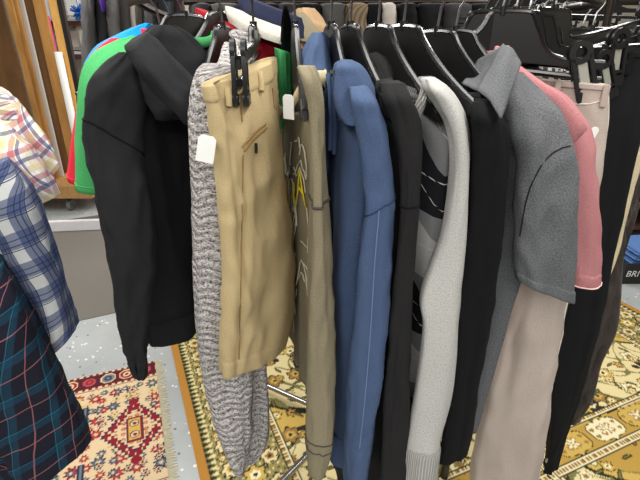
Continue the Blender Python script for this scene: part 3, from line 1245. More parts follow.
# the printed face is the one turned to the middle of the picture's left
ps = 1 if OB.an.x < 0 else -1
Hb = OB.O.z - OB.zhem
text_part('RA', .085, M['yellow_print'], t, 'lettering', lambda x, y: OB.S(ps, .45 + x / OB.w * .74, .325 - y / Hb, .0045))
wp = MB()
rs = random.Random(4)
for k in range(52):
    u0, v0 = rs.uniform(-.3, .85), rs.uniform(.12, .7)
    pts = []
    a = rs.uniform(0, 6.28)
    for q in range(9):
        pts.append(OB.S(ps, u0, v0, .0032))
        a += rs.uniform(-.8, .8)
        u0 = max(-.85, min(.90, u0 + .05 * math.cos(a)))
        v0 = max(.1, min(.85, v0 + .03 * math.sin(a)))
    wp.tube(pts, .0011, 5)
wp.build('scribble_print', M['white_print'], t)

# ---- washed blue hoodie
t, B = hung('hoodie', 331, 12, 'black hanger in the blue hoodie, its glossy rim rising between the hood halves', 'washed blue pullover hoodie with hanging hood in the middle of the rack', 'hoodie',
            .215, zat(436, .72), nw=.7, fdip=.09, bdip=.04, t=.036, fold=.007, seed=4.2, chest=1.04, wh=.98, hyaw=9)
B.build('body', M['denim_blue'], t)
B.hemband('hem_band', M['denim_blue'], t, .9, .004)
brow = prows([(86, 352, 366), (97, 354, 374), (113, 357, 380), (140, 361, 387), (180, 366, 391), (200, 367, 392), (255, 361, 389), (320, 356, 386), (380, 350, 382), (430, 347, 374), (478, 346, 366)], .65, .61, .05, .035)
so = loft('sleeve', brow, M['denim_blue'], t, n=90, fold=.003, wrinkle=.003, seed=2.7)
seam_on(so, .50, 'shoulder_seam', M['blue_dark'], t, .0012, tilt=-.025)
cuff_on(so, .905, .998, 'cuff', M['denim_blue'], t)
M['blue_pale'] = cloth('washed_blue_fold', RGB(104, 122, 154))
for side_k in (30,):
    seam_along(so, side_k, .50, .90, 'sleeve_seam', M['blue_pale'], t, .0010)
loft('hood', prows([(60, 342, 350), (65, 337, 357), (75, 335, 363), (88, 333, 368), (101, 334, 370), (113, 338, 368), (121, 346, 364)], .70, .67, .035), M['denim_blue'], t, n=40, fold=.005, wrinkle=.004, seed=1.1)
loft('hood', [(P(316, 33, .80), P(321, 32, .84), .006), (P(311, 44, .78), P(325, 42, .86), .012), (P(306, 62, .76), P(330, 60, .86), .018), (P(304, 84, .74), P(335, 84, .84), .02),
              (P(306, 110, .74), P(338, 112, .82), .018), (P(312, 140, .74), P(339, 142, .80), .014), (P(320, 172, .74), P(337, 174, .78), .008)], M['denim_blue'], t, n=50, fold=.005, wrinkle=.004, seed=9.1)
for a, c in ((331, 88), (335, 92)):
    MB().tube([P(a - 3, c - 14, .70), P(a - 1, c, .69), P(a, c + 30, .69), P(a - 1, c + 62, .69)], .0035, 8).build('drawstring', M['denim_blue'], t)
MB().tube([P(333, 70, .70), P(333.4, 73, .70)], .004, 12).build('eyelet', M['chrome'], t)
B.far_sleeve(M['denim_blue'], t, .55, .05, 6.0)

# ---- charcoal cardigan
t, B = hung('cardigan', 350, 17, 'black hanger inside the charcoal cardigan, next right of the blue hoodie hanger', 'charcoal black knit cardigan hanging right of the blue hoodie', 'cardigan',
            .215, .66, nw=.68, fdip=.12, bdip=.03, t=.034, fold=.007, seed=6.0, chest=1.04, wh=.98, hyaw=14)
B.build('body', M['charcoal'], t)
pass
rows = prows([(82, 382, 402), (96, 386, 409), (115, 394, 417), (150, 401, 419), (200, 403, 417), (250, 399, 413), (310, 393, 409), (360, 389, 408), (420, 385, 407), (485, 382, 404)], .65, .61, .04, .03)
so = loft('sleeve', rows, M['charcoal'], t, n=80, fold=.004, wrinkle=.003, seed=4.0)
seam_on(so, .445, 'sleeve_seam', M['black'], t, .0014)
B.far_sleeve(M['charcoal'], t, .55, .05, 7.0)
# folded dark lapel showing behind the neck
loft('lapel', [(P(369, 54, .80), P(377, 52, .82), .006), (P(371, 60, .79), P(387, 58, .82), .010), (P(376, 70, .78), P(393, 66, .80), .010), (P(384, 82, .76), P(394, 78, .78), .006)], M['charcoal'], t, n=30, fold=.003, wrinkle=.002)

# ---- argyle jumper
t, B = hung('jumper', 378, 23, 'black hanger inside the argyle jumper', 'grey argyle jumper with light grey sleeves hanging right of the charcoal cardigan', 'jumper',
            .215, .74, nw=.66, fdip=.055, bdip=.05, t=.032, fold=.005, seed=8.0, chest=1.03, wh=.95, hyaw=18)
B.build('body', M['argyle'], t)
flap('neckband', [(379, 75, .80), (425, 92, .69), (421, 104, .69), (377, 90, .80)], M['grey_rib'], t, -.006)
arow = prows([(78, 424, 434), (88, 426, 448), (104, 436, 460), (125, 447, 468), (155, 452, 471), (195, 449, 469.5), (232, 442, 467), (262, 431, 464), (284, 423, 461), (300, 421, 460), (318, 424, 458), (345, 422, 456), (395, 415, 451), (430, 409, 442), (450, 407, 440), (490, 404, 437)], .655, .61, .036, .032)
so = loft('sleeve', arow, M['lightgrey'], t, n=90, fold=.0025, wrinkle=.0014, seed=5.5, hfreq=9)
cuff_on(so, .90, .998, 'cuff', M['lightgrey_rib'], t)
loft('shoulder_rib', [(P(422, 80, .66), P(431, 80, .67), .006), (P(421, 90, .66), P(430, 90, .665), .006), (P(416, 102, .665), P(426, 104, .66), .006), (P(411, 114, .67), P(421, 118, .66), .006)], M['lightgrey_rib'], t, n=24, fold=.0, wrinkle=.0)
B.far_sleeve(M['lightgrey'], t, .6, .05, 8.0)

# ---- black long garment
t, B = hung('sweatshirt', 403, 26, 'black hanger with the longest bare shoulder, above the plain black sweatshirt', 'plain black sweatshirt between the argyle jumper and the grey polo', 'sweatshirt',
            .22, .70, nw=.8, fdip=.08, bdip=.06, t=.032, fold=.007, seed=9.0, chest=1.0, wh=.95, hyaw=23)
B.build('body', M['black'], t)
flap('neckband', [(440, 72, .78), (478, 98, .68), (474, 108, .68), (438, 86, .78)], M['black'], t, -.006)
rows = prows([(100, 474, 490), (114, 472, 498), (132, 473, 504), (180, 471, 502), (250, 465, 497), (320, 456, 487), (380, 449, 477), (430, 443, 470), (452, 440, 465)], .66, .64, .036, .03)
loft('sleeve', rows, M['black'], t, n=80, fold=.004, wrinkle=.003, seed=6.6)
B.far_sleeve(M['black'], t, .6, .05, 9.0)

# ---- grey polo
t, B = hung('polo_shirt', 437, 40, 'black hanger whose bare shoulder dips into the grey polo collar', 'heather grey polo shirt with collar and short sleeve in front of pink tee', 'polo shirt',
            .245, .87, nw=.62, fdip=.09, bdip=.03, t=.034, fold=.007, seed=11.0, chest=.95, wh=.80, far=.8, hyaw=31, z=1.624, hsc=.84)
B.build('body', M['polo'], t)
prow_ = [r2((505, 72, .71), (519, 72, .75), .008), r2((504, 92, .68), (536, 92, .74), .016), r2((508, 112, .67), (551, 110, .72), .022), r2((515, 134, .66), (560, 132, .71), .026), r2((523, 156, .66), (565, 157, .70), .028), r2((523, 190, .66), (567, 192, .69), .03),
         r2((520, 230, .66), (567, 234, .69), .03), r2((519, 262, .66), (566, 270, .685), .03), r2((520, 281, .66), (564, 297, .685), .03)]
so = loft('sleeve', prow_, M['polo'], t, n=70, fold=.004, wrinkle=.005, seed=7.7)
cuff_on(so, .93, .998, 'cuff', M['polo'], t, tilt=0)
MB().tube([surf(so, *q, .0004) for q in ((570, 146), (562, 148), (554, 152), (547, 158), (541, 166), (535, 177), (530, 188), (526, 202), (523, 218), (520, 236))], .0012, 6).build('armhole_seam', M['charcoal'], t)
flap('collar', [(503, 44, .755), (521, 64, .70), (501, 119, .615), (477, 90, .665)], M['polo'], t, -.014)
flap('collar', [(503, 45, .77), (477, 91, .69), (462, 84, .77), (476, 62, .84)], M['polo'], t, .008, seed=2.0)
flap('collar_stand', [(448, 56, .92), (476, 68, .90), (478, 98, .80), (450, 92, .86)], M['polo'], t, .01, seed=3.0)
B.far_sleeve(M['polo'], t, .22, .06, 3.0)

# ---- pink tee
t, B = hung('t_shirt', 455, 48, 'black hanger inside the dusty pink tee, right of the polo hanger', 'dusty pink tee with short sleeve showing behind the grey polo', 't-shirt',
            .235, .97, nw=.36, fdip=.06, t=.024, fold=.005, seed=13.0, chest=.74, wh=.55, far=.7, hyaw=50, z=1.625, hsc=.72)
B.build('body', M['pink'], t)
B.neckband('neckband', M['pink'], t, h=.018)
rows = [r2((516, 76, .80), (530, 78, .84), .006), r2((530, 86, .78), (552, 90, .83), .014), r2((544, 102, .765), (568, 106, .815), .022), r2((552, 126, .755), (582, 130, .80), .028), r2((558, 160, .75), (589, 163, .79), .03), r2((561, 200, .75), (594, 202, .785), .03), r2((562, 240, .75), (596, 241, .78), .03), r2((563, 264, .75), (596, 264, .78), .03), r2((564, 281, .75), (595, 280, .78), .03)]
so = loft('sleeve', rows, M['pink'], t, n=60, fold=.004, wrinkle=.003, seed=8.8)
cuff_on(so, .90, .998, 'cuff', M['pink'], t, .002)
seam_on(so, .99, 'hem_edge', M['pink_in'], t, .0014, grow=.002)
B.far_sleeve(M['pink'], t, .2, .05, 5.0)

# ---- trousers at the right
LAST = []


def trousers(name, label, mat, rows, waist_rows, seed, base, cat='trousers', fold=.008, wrinkle=.004, b=.03, seg=48, loops=True, hfreq=8.0, inner=None, folds=3, vfreq=3.0, wq=.045):
    t = thing(name, label, cat, base)
    t2 = loft('trouser_legs', rows, mat, t, n=90, seg=seg, fold=fold, wrinkle=wrinkle, seed=seed, hfreq=hfreq, folds=folds, vfreq=vfreq)
    LAST.clear()
    LAST.append(t2)
    wb = cuff_on(t2, .003, wq, 'waistband', mat, t, .0025)
    if inner:
        L, R, bb = waist_rows[0]
        up = V((0, 0, .010))
        band('waist_lining', [(L + up, R + up, bb * .8), (L, R, bb * .9), (L - up, R - up, bb * .9)], inner, t, .0, n=8)
    if loops:
        for q in loops:
            a = waist_rows[0][0].lerp(waist_rows[0][1], q)
            c = waist_rows[-1][0].lerp(waist_rows[-1][1], q)
            d = (waist_rows[0][1] - waist_rows[0][0])
            nn = V((d.y, -d.x, 0)).normalized()
            if nn.y > 0:
                nn = -nn
            MB().box((a + c) / 2 + nn * (waist_rows[0][2] + .006), (.006, .011, (a - c).length), math.atan2(nn.y, nn.x), .0015).build('belt_loop', mat, wb)
    return t


end = P(604, 63, .86)
clip_hanger(499, end, [.034], 'black clip hanger gripping the stone trousers, its large clip nearest the pink tee', far=.12, tilt=-.34, z=1.656, drop=.062, cs=1.25)
st = [r2((520, 77, .93), (608, 84, .85), .014), r2((522, 95, .93), (609, 106, .85), .02), r2((522, 130, .92), (606, 140, .85), .028), r2((520, 180, .9), (600, 180, .84), .034),
      r2((515, 240, .87), (588, 230, .83), .036), r2((508, 300, .85), (571, 285, .82), .038), r2((495, 360, .83), (560, 345, .81), .038), r2((483, 420, .82), (550, 405, .80), .036),
      r2((474, 480, .82), (541, 465, .80), .034), r2((468, 530, .82), (535, 515, .80), .032)]
t = trousers('trousers', 'pale stone cotton trousers with belt loops hanging beneath polo and pink tee', M['stone'], st, [st[0], r2((521, 86, .93), (608.5, 95, .85), .017), st[1]], 4.4,
             P(505, 500, .82), loops=(.97, .45), fold=.006, wrinkle=.005)
seam_along(LAST[0], 0, .03, .99, 'side_seam', M['stone_edge'], t, .0022)
MB().tube([surf(LAST[0], *q, .0006) for q in ((604, 100), (590, 104), (575, 104), (562, 100), (552, 94))], .0012, 6).build('pocket_seam', M['stone_edge'], t)
sheet_tag('price_tag', t, P(594, 132, .80), .014, .018, V((.95, .1, -.3)).normalized(), V((.3, 0, .95)).normalized(), M['paper'])

end = P(613, 66, .95)
clip_hanger(512, end, [.018], 'black clip hanger behind the stone trousers, its clip tilted beside the first', far=.12, tilt=-.46, z=1.656, drop=.062, cs=1.15)
hw = [r2((514, 66, .955), (570, 76, .90), .008), r2((515, 80, .96), (568, 88, .905), .01), r2((514, 140, 1.0), (566, 150, .97), .02), r2((510, 220, .99), (560, 230, .96), .02), r2((500, 320, .97), (545, 330, .95), .018)]
t = thing('skirt', 'black skirt with houndstooth waist lining hanging behind the stone trousers', 'skirt', P(525, 330, .96))
loft('skirt_panel', hw, M['trouser_black'], t, n=40, fold=.003, wrinkle=.002, seed=2.0)
band('waist_lining', [r2((513, 62, .955), (572, 72, .90), .009), r2((513, 69, .955), (571, 79, .90), .010), r2((514, 78, .955), (570, 87, .90), .012)], M['hound'], t, .002)

end = P(652, 45, .98)
clip_hanger(525, end, [.080], 'black clip hanger with long bar over the black trousers, clip before the dark waistband', far=.14, tilt=-.12, z=1.652, cs=1.25)
bk = [r2((600, 54, 1.0), (655, 50, .97), .014), r2((600, 76, 1.0), (652, 72, .97), .02), r2((592, 120, .99), (641, 115, .96), .026), r2((578, 180, .98), (627, 176, .95), .03), r2((570, 255, .97), (612, 250, .94), .032),
      r2((556, 310, .96), (601.5, 305, .93), .032), r2((549, 360, .95), (589, 355, .92), .03), r2((546, 415, .94), (573, 412, .92), .028), r2((547, 450, .94), (562, 448, .92), .024), r2((544, 466, .94), (556, 470, .92), .022)]
t = trousers('trousers', 'black tailored trousers hanging just right of the stone trousers', M['trouser_black'], bk, [bk[0], r2((603, 65, 1.0), (653, 61, .97), .018), bk[1]], 6.4, P(552, 468, .93), loops=(.5,), fold=.005, wrinkle=.003)
MB().tube([P(546, 462, .905), P(547, 458, .905)], .003, 8).build('hem_button', M['chrome'], t, label='tiny bright button at the hem')

end = P(662, 30, 1.06)
clip_hanger(538, end, [.062], 'black clip hanger over the cream chinos, only its round clip top visible', far=.14, tilt=0)
cr_ = [r2((612, 60, 1.07), (668, 56, 1.04), .014), r2((610, 82, 1.07), (664, 80, 1.04), .02), r2((607, 130, 1.06), (652, 128, 1.03), .026), r2((604, 190, 1.05), (634, 188, 1.02), .028), r2((600, 230, 1.04), (622.5, 230, 1.01), .028),
       r2((593, 270, 1.03), (609, 270, 1.0), .024), r2((584, 300, 1.02), (599, 300, 1.0), .02), r2((566, 360, 1.02), (580, 360, 1.0), .02), r2((552, 420, 1.02), (562, 420, 1.0), .018)]
trousers('trousers', 'cream chinos showing as a thin pale strip between black and brown trousers', M['cream_trouser'], cr_, [cr_[0], r2((611, 71, 1.07), (666, 68, 1.04), .017), cr_[1]], 5.1, P(568, 430, 1.0), loops=None)

end = P(650, 18, 1.18)
clip_hanger(550, end, [.035], 'black clip hanger farthest up the right edge, over the dark brown trousers', far=.14, tilt=-.05, z=1.662, cs=1.25)
sh = [r2((620, 38, 1.17), (676, 36, 1.14), .014), r2((618, 60, 1.17), (674, 60, 1.14), .02), r2((616, 120, 1.16), (660, 118, 1.13), .024), r2((613, 180, 1.14), (640, 178, 1.12), .026), r2((609, 220, 1.13), (631, 218, 1.11), .028),
      r2((602, 258, 1.12), (620, 258, 1.10), .028), r2((595, 300, 1.11), (616, 300, 1.09), .03), r2((588, 330, 1.10), (611, 330, 1.08), .03), r2((580, 362, 1.10), (598, 362, 1.08), .03), r2((573, 395, 1.10), (590, 396, 1.08), .028), r2((569, 422, 1.10), (577, 423, 1.08), .022)]
trousers('trousers', 'crinkled dark brown nylon trousers at the right end of the rack', M['shiny_brown'], sh, [sh[0], r2((619, 49, 1.17), (675, 48, 1.14), .017), sh[1]], 3.7, P(575, 424, 1.09), loops=None, fold=.006, wrinkle=.02, hfreq=12.0)

# ------------------------------------------------------------------ hangers and clothes further round the rack
hanger_at(0, -20, 'black hanger with an arched crest behind the left hoodie, left of red collar', hp=(-.205, 1.06, 0), z=1.660)

# fleece jacket with white yoke behind the khaki shorts
t = thing('fleece_jacket', 'red, white and navy colour block fleece jacket behind the khaki shorts', 'jacket', P(262, 200, 1.1))
Yj = 1.10
loft('red_panel', [r2((196, 8, Yj), (290, 48, 1.0), .02), r2((196, 20, Yj), (293, 62, 1.0), .03), r2((200, 60, Yj), (294, 100, 1.0), .04), r2((204, 140, Yj), (290, 170, 1.0), .04)], M['deep_red'], t, n=40, fold=.006, wrinkle=.004)
loft('yoke', [r2((226, 6, 1.07), (296, 34, .985), .014), r2((227, 13, 1.065), (296, 41, .98), .024), r2((230, 22, 1.06), (296, 48, .98), .028)], M['white_knit'], t, n=20, fold=.003, wrinkle=.003, label='white yoke')
loft('shoulder_panel', [r2((238, -6, 1.10), (300, 18, 1.02), .014), r2((240, 4, 1.09), (300, 30, 1.01), .026), r2((246, 14, 1.085), (300, 38, 1.0), .028)], M['navy'], t, n=20, fold=.003, wrinkle=.003, label='navy shoulder panel')
t = thing('t_shirt', 'bright green top just visible between khaki shorts and olive tee', 't-shirt', P(282, 150, .98))
loft('body', [r2((276, 48, .95), (288, 52, .95), .012), r2((277, 64, .95), (289, 64, .95), .02), r2((279, 120, .95), (290, 120, .95), .02), r2((281, 160, .95), (290, 160, .95), .02)], M['green'], t, n=24, fold=.003, wrinkle=.002)
t = thing('jacket', 'black jacket hanging in the gap between khaki shorts and olive tee', 'jacket', P(285, 340, 1.0))
loft('body', [r2((284, 6, .885), (287, 6, .885), .006), r2((280, 50, .98), (294, 50, .98), .015), r2((276, 90, 1.0), (298, 90, 1.0), .025), r2((278, 130, 1.0), (302, 130, 1.0), .04), r2((280, 220, 1.0), (304, 220, 1.0), .04), r2((286, 300, 1.0), (306, 300, 1.0), .04), r2((290, 328, 1.0), (307, 328, 1.0), .04)], M['black'], t, n=40, fold=.004, wrinkle=.003)
t = thing('coat', 'beige coat whose collar shows behind the blue hoodie hood', 'coat', P(312, 120, 1.5))
loft('body', [r2((300, 8, 1.5), (312, 8, 1.5), .02), r2((296, 16, 1.5), (322, 22, 1.5), .05), r2((294, 30, 1.5), (330, 40, 1.5), .07), r2((296, 120, 1.5), (332, 120, 1.5), .07)], M['beige_coat'], t, n=30, fold=.008, wrinkle=.005)
loft('lapel', [r2((294, 12, 1.44), (302, 12, 1.44), .01), r2((293, 22, 1.43), (316, 28, 1.43), .02), r2((296, 40, 1.42), (326, 46, 1.42), .02)], M['olive'], t, n=20, fold=.004, wrinkle=.004, label='dull olive lapel')

# clip hangers and trousers round the far right of the ring
for k, (ang, yw, L) in enumerate(((66, 84, .17), (78, 92, .17), (90, 100, .18), (103, 108, .18))):
    a = math.radians(ang)
    hp = V((RC.x + RR * math.sin(a), RC.y - RR * math.cos(a), 0))
    y = math.radians(yw)
    e = V((hp.x + L * math.sin(y), hp.y - L * math.cos(y), CREST - .055))
    ords = ('nearest of the four', 'second of the four', 'third of the four', 'farthest of the four')[k]
    clip_hanger(0, e, [.03, L + .10], 'black clip hanger on the far right curve of the rail, ' + ords + ' there', hp=hp, far=.15)
    t = thing('trousers', 'dark trousers clipped up on the far right curve, ' + ords + ' there', 'trousers', V((hp.x, hp.y, .62)))
    dirv = V((math.sin(y), -math.cos(y), 0))
    A, C = hp - dirv * .13 + V((0, 0, CREST - .125)), hp + dirv * (L - .01) + V((0, 0, CREST - .125))
    dn = V((0, 0, -1))
    rr = [(A, C, .014), (A + dn * .05, C + dn * .05, .018), (A + dn * .4 + dirv * .02, C + dn * .4 - dirv * .03, .022), (A + dn * .86 + dirv * .03, C + dn * .86 - dirv * .06, .022)]
    mt = (M['dark_jacket'], M['trouser_black'], M['grey_jacket'], M['trouser_black'])[k]
    loft('trouser_legs', rr, mt, t, n=30, seg=28, fold=.005, wrinkle=.003, seed=k * 1.7)
    band('waistband', [rr[0], (A + dn * .02, C + dn * .02, .016), (A + dn * .04, C + dn * .04, .017)], mt, t, .003, n=8)

# ------------------------------------------------------------------ the shop: floor, walls
def quad_slab(name, pts, z0, z1, mat):
    vs = [V((p[0], p[1], z1)) for p in pts] + [V((p[0], p[1], z0)) for p in pts]
    n = len(pts)
    fs = [tuple(range(n))] + [tuple(range(n, 2 * n))[::-1]] + [(i, i + n, (i + 1) % n + n, (i + 1) % n) for i in range(n)]
    o = mesh_obj(name, vs, fs, mat, None, None, False)
    o['kind'] = 'structure'
    return o


X0, X1, Y0, Y1 = -4.6, 4.6, -2.2, 6.6
quad_slab('floor', [(X0, Y0), (X1, Y0), (X1, Y1), (X0, Y1)], -.06, 0, M['speckle'])
for nm, pts in (('wall_back', [(X0, Y1), (X1, Y1), (X1, Y1 + .1), (X0, Y1 + .1)]), ('wall_left', [(X0 - .1, Y0), (X0, Y0), (X0, Y1), (X0 - .1, Y1)]),
                ('wall_right', [(X1, Y0), (X1 + .1, Y0), (X1 + .1, Y1), (X1, Y1)])):
    quad_slab(nm, pts, -.06, 2.9, M['wall'])
# carpet area at the left, its front edge set at an angle
a, c = G(75, 322), G(115, 313)
d = (c - a).normalized()
nrm = V((-d.y, d.x, 0))
q0, q1 = a - d * 1.3, a + d * 1.9
cp = [q0, q1, q1 + nrm * 1.95, q0 + nrm * 1.95]
o = quad_slab('carpet', cp, 0, .004, M['carpet'])
tag(o, kind='structure')

# ------------------------------------------------------------------ rugs
def c3(r, g, b):
    return np.array([s2l(r), s2l(g), s2l(b)])


def rug_mesh(name, part, parent, O, ang, u0, u1, v0, v1, step, fn):
    nu, nv = int((u1 - u0) / step), int((v1 - v0) / step)
    us, vs_ = np.linspace(u0, u1, nu), np.linspace(v0, v1, nv)
    U, W = np.meshgrid(us, vs_)
    ca, sa = math.cos(ang), math.sin(ang)
    X = U * ca - W * sa
    Yy = U * sa + W * ca
    Z = 0.009 + 0.0006 * np.sin(U * 9) * np.sin(W * 7)
    co_ = np.stack([X, Yy, Z], -1).reshape(-1, 3) - np.array(parent.location)
    me = bpy.data.meshes.new(part)
    idx = np.arange(nu * nv).reshape(nv, nu)
    quads = np.stack([idx[:-1, :-1], idx[:-1, 1:], idx[1:, 1:], idx[1:, :-1]], -1).reshape(-1, 4)
    me.vertices.add(len(co_))
    me.vertices.foreach_set('co', co_.ravel())
    me.loops.add(quads.size)
    me.loops.foreach_set('vertex_index', quads.ravel())
    me.polygons.add(len(quads))
    me.polygons.foreach_set('loop_start', np.arange(0, quads.size, 4))
    me.update(calc_edges=True)
    me.polygons.foreach_set('use_smooth', [True] * len(quads))
    colr = fn(U, W).reshape(-1, 3)
    at = me.color_attributes.new('dye', 'FLOAT_COLOR', 'POINT')
    at.data.foreach_set('color', np.concatenate([colr, np.ones((len(colr), 1))], 1).ravel())
    me.materials.append(M['rug'])
    o = bpy.data.objects.new(part, me)
    COL.objects.link(o)
    o.parent = parent
    return o


def hash2(i, j, k):
    h = np.sin(i * 127.1 + j * 311.7 + k * 74.7) * 43758.5453
    return h - np.floor(h)


def put(C, m, col):
    C[m] = col


CREAM, GOLD, GOLD2, RUST, OLIVE, DARK = c3(228, 210, 156), c3(204, 172, 88), c3(186, 150, 70), c3(158, 120, 66), c3(122, 118, 70), c3(48, 46, 34)
PALE = c3(238, 226, 184)


def rosette(C, x, y, r, cols, petals=6, rot=0.0):
    """flower drawn round local x, y"""
    rad = np.hypot(x, y)
    th = np.arctan2(y, x) + rot
    edge = r * (0.90 + 0.14 * np.cos(petals * th))
    put(C, rad < edge * 1.18, cols[0])
    put(C, rad < edge, cols[1])
    put(C, rad < edge * .55, cols[2])
    put(C, rad < r * .22, cols[0])


def cells(U, W, s, ox=0.0, oy=0.0, jit=0.25, k=0):
    i, j = np.floor((U - ox) / s), np.floor((W - oy) / s)
    cx = (i + .5 + jit * (hash2(i, j, k) - .5)) * s + ox
    cy = (j + .5 + jit * (hash2(i, j, k + 9) - .5)) * s + oy
    return U - cx, W - cy, i, j


def guard(C, m, along, across, wdt):
    """cream guard stripe of small blocks between dark lines"""
    put(C, m, CREAM)
    put(C, m & ((np.mod(along, .034) < .013)), RUST)
    put(C, m & ((np.mod(along + .017, .034) < .006)), DARK)
    e = np.minimum(across, wdt - across)
    put(C, m & (e < .006), DARK)
    put(C, m & (e >= .006) & (e < .011), PALE)


GV0 = 0.30


def gold_fn(U, W):
    C = np.zeros(U.shape + (3,))
    wu = U + .03 * np.sin(6.1 * W) + .018 * np.sin(13 * W + 2 * U)
    wv = W + .03 * np.sin(5.3 * U) + .018 * np.sin(11 * U + 3 * W)
    # field
    C[:] = CREAM
    reg = np.sin(wu * 8.2) + np.sin(wv * 9.4) + .6 * np.sin((wu + wv) * 13)
    put(C, reg > .35, GOLD)
    put(C, reg > 1.25, GOLD2)
    put(C, np.abs(reg - .35) < .13, DARK)
    put(C, np.abs(reg - 1.25) < .06, OLIVE)
    sc = np.sin(wu * 17 + 2.2 * np.sin(wv * 11)) * np.sin(wv * 18 + 2.2 * np.sin(wu * 12))
    put(C, (np.abs(sc) < .07) & (reg < .35), OLIVE)
    put(C, (sc > .86) & (reg < .35), DARK)
    for s, k, r in ((.185, 1, .042), (.13, 5, .024)):
        x, y, i, j = cells(U, W, s, .02 * k, .01 * k, .5, k)
        pick = hash2(i, j, k + 3)
        for lo, hi, cols, pet in ((0, .4, (DARK, RUST, GOLD), 6), (.4, .65, (DARK, GOLD, PALE), 8), (.65, .8, (OLIVE, PALE, RUST), 5)):
            mm = (pick >= lo) & (pick < hi)
            D = C.copy()
            rosette(D, x, y, r, cols, pet, .5)
            C[mm] = D[mm]
    # leaf sprays
    x, y, i, j = cells(U, W, .11, .05, .03, .6, 21)
    an = hash2(i, j, 22) * 6.28
    xr, yr = x * np.cos(an) + y * np.sin(an), -x * np.sin(an) + y * np.cos(an)
    put(C, ((xr / .028) ** 2 + (yr / .009) ** 2 < 1) & (hash2(i, j, 23) > .35), DARK)
    put(C, ((xr / .02) ** 2 + (yr / .004) ** 2 < 1) & (hash2(i, j, 23) > .35), OLIVE)
    # far border (upper end) and near border
    dl = U - UA
    dr = UB - U
    dn = W - GV0
    df = GVF - W
    side = np.minimum(dl, dr)
    endd = np.minimum(dn, df)
    d = np.minimum(side, endd)
    along = np.where(side < endd, W, U)
    # second, near-end border of cartouches
    m = (dn > .545) & (dn < .665) & (dl > .37)
    put(C, m, GOLD2)
    xx = np.mod(U, .21) - .105
    yy = dn - .605
    k = (xx / .098) ** 2 + (yy / .058) ** 2 + .12 * np.cos(6 * np.arctan2(yy, xx))
    odd = np.mod(np.floor(U / .21), 2) < 1
    put(C, m & (k < 1.05), DARK)
    put(C, m & (k < .92) & odd, PALE)
    put(C, m & (k < .92) & ~odd, GOLD)
    put(C, m & (k < .92) & (np.abs(np.sin(xx * 70) * np.sin(yy * 85)) > .72), RUST)
    put(C, m & (k < .16), RUST)
    put(C, m & (k < .07), PALE)
    for a0, wd in ((.50, .042), (.668, .034)):
        m = (dn > a0) & (dn < a0 + wd) & (dl > .37)
        guard(C, m, U, dn - a0, wd)
    # cross strip that divides the near border
    m = (dn > .30) & (dn < .665) & (np.abs(U - 1.37) < .017)
    guard(C, m, W, np.abs(U - 1.37 + .017), .034)
    m = (dn > .37) & (dn < .50) & (dl > .37)
    # main border
    m = d < .37
    put(C, m, c3(150, 138, 84))
    vine = np.abs(d - .135 - .03 * np.sin(along * 42)) < .006
    put(C, m & vine, DARK)
    vine = np.abs(d - .24 - .035 * np.sin(along * 33 + 1)) < .006
    put(C, m & vine, DARK)
    n_ = np.sin(U * 150 + 2 * np.sin(W * 40)) * np.sin(W * 140 + 2 * np.sin(U * 38))
    put(C, m & (n_ > .70), DARK)
    put(C, m & (n_ < -.74), CREAM)
    for per, ph, dd, r, cols, pet in ((.13, 0, .125, .040, (DARK, CREAM, GOLD2), 8), (.13, .065, .205, .044, (DARK, GOLD, PALE), 6), (.13, 0, .285, .036, (DARK, CREAM, RUST), 5), (.13, .065, .10, .018, (DARK, GOLD2, PALE), 4),
                                      (.13, 0, .205, .016, (OLIVE, PALE, RUST), 4)):
        x, y = np.mod(along + ph, per) - per / 2, d - dd
        D = C.copy()
        rosette(D, x, y, r, cols, pet)
        C[m] = D[m]
    # inner guard
    m = (d > .33) & (d < .37)
    guard(C, m, along, d - .33, .04)
    # zig-zag guard next to the binding
    m = (d > .036) & (d < .072)
    put(C, m, CREAM)
    tri = np.abs(np.mod(along, .030) / .015 - 1)
    put(C, m & ((d - .036) / .036 < tri), DARK)
    put(C, m & (np.abs((d - .036) / .036 - tri) < .2), OLIVE)
    put(C, d < .036, c3(182, 130, 58))
    return C


ang = math.radians(23.3)
ca, sa = math.cos(ang), math.sin(ang)


def uv_of(p, a):
    return p.x * math.cos(a) + p.y * math.sin(a), -p.x * math.sin(a) + p.y * math.cos(a)


UA = (uv_of(G(172, 345), ang)[0] + uv_of(G(200, 480), ang)[0]) / 2
UB = uv_of(G(632, 308), ang)[0]
GVF = 3.1
GV0 = uv_of(G(545, 478), ang)[1] - .53
rt = thing('rug', 'large gold and cream oriental rug with orange binding beneath the clothes rack', 'rug', (0.3, 1.6, 0))
rug_mesh('pile', 'pile', rt, None, ang, UA, UB, GV0, GVF, .0062, gold_fn)


def slab_uv(name, mat, parent, a, u0, u1, v0, v1, z0, z1):
    pts = [(u0, v0), (u1, v0), (u1, v1), (u0, v1)]
    w = [V((u * math.cos(a) - v * math.sin(a), u * math.sin(a) + v * math.cos(a), 0)) for u, v in pts]
    vs = [p + V((0, 0, z1)) for p in w] + [p + V((0, 0, z0)) for p in w]
    fs = [(0, 1, 2, 3), (7, 6, 5, 4)] + [(i, i + 4, (i + 1) % 4 + 4, (i + 1) % 4) for i in range(4)]
    return mesh_obj(name, vs, fs, mat, parent, None, False)


slab_uv('binding', M['rug_edge'], rt, ang, UA - .003, UB + .003, GV0 - .003, GVF + .003, 0.0, .0075)

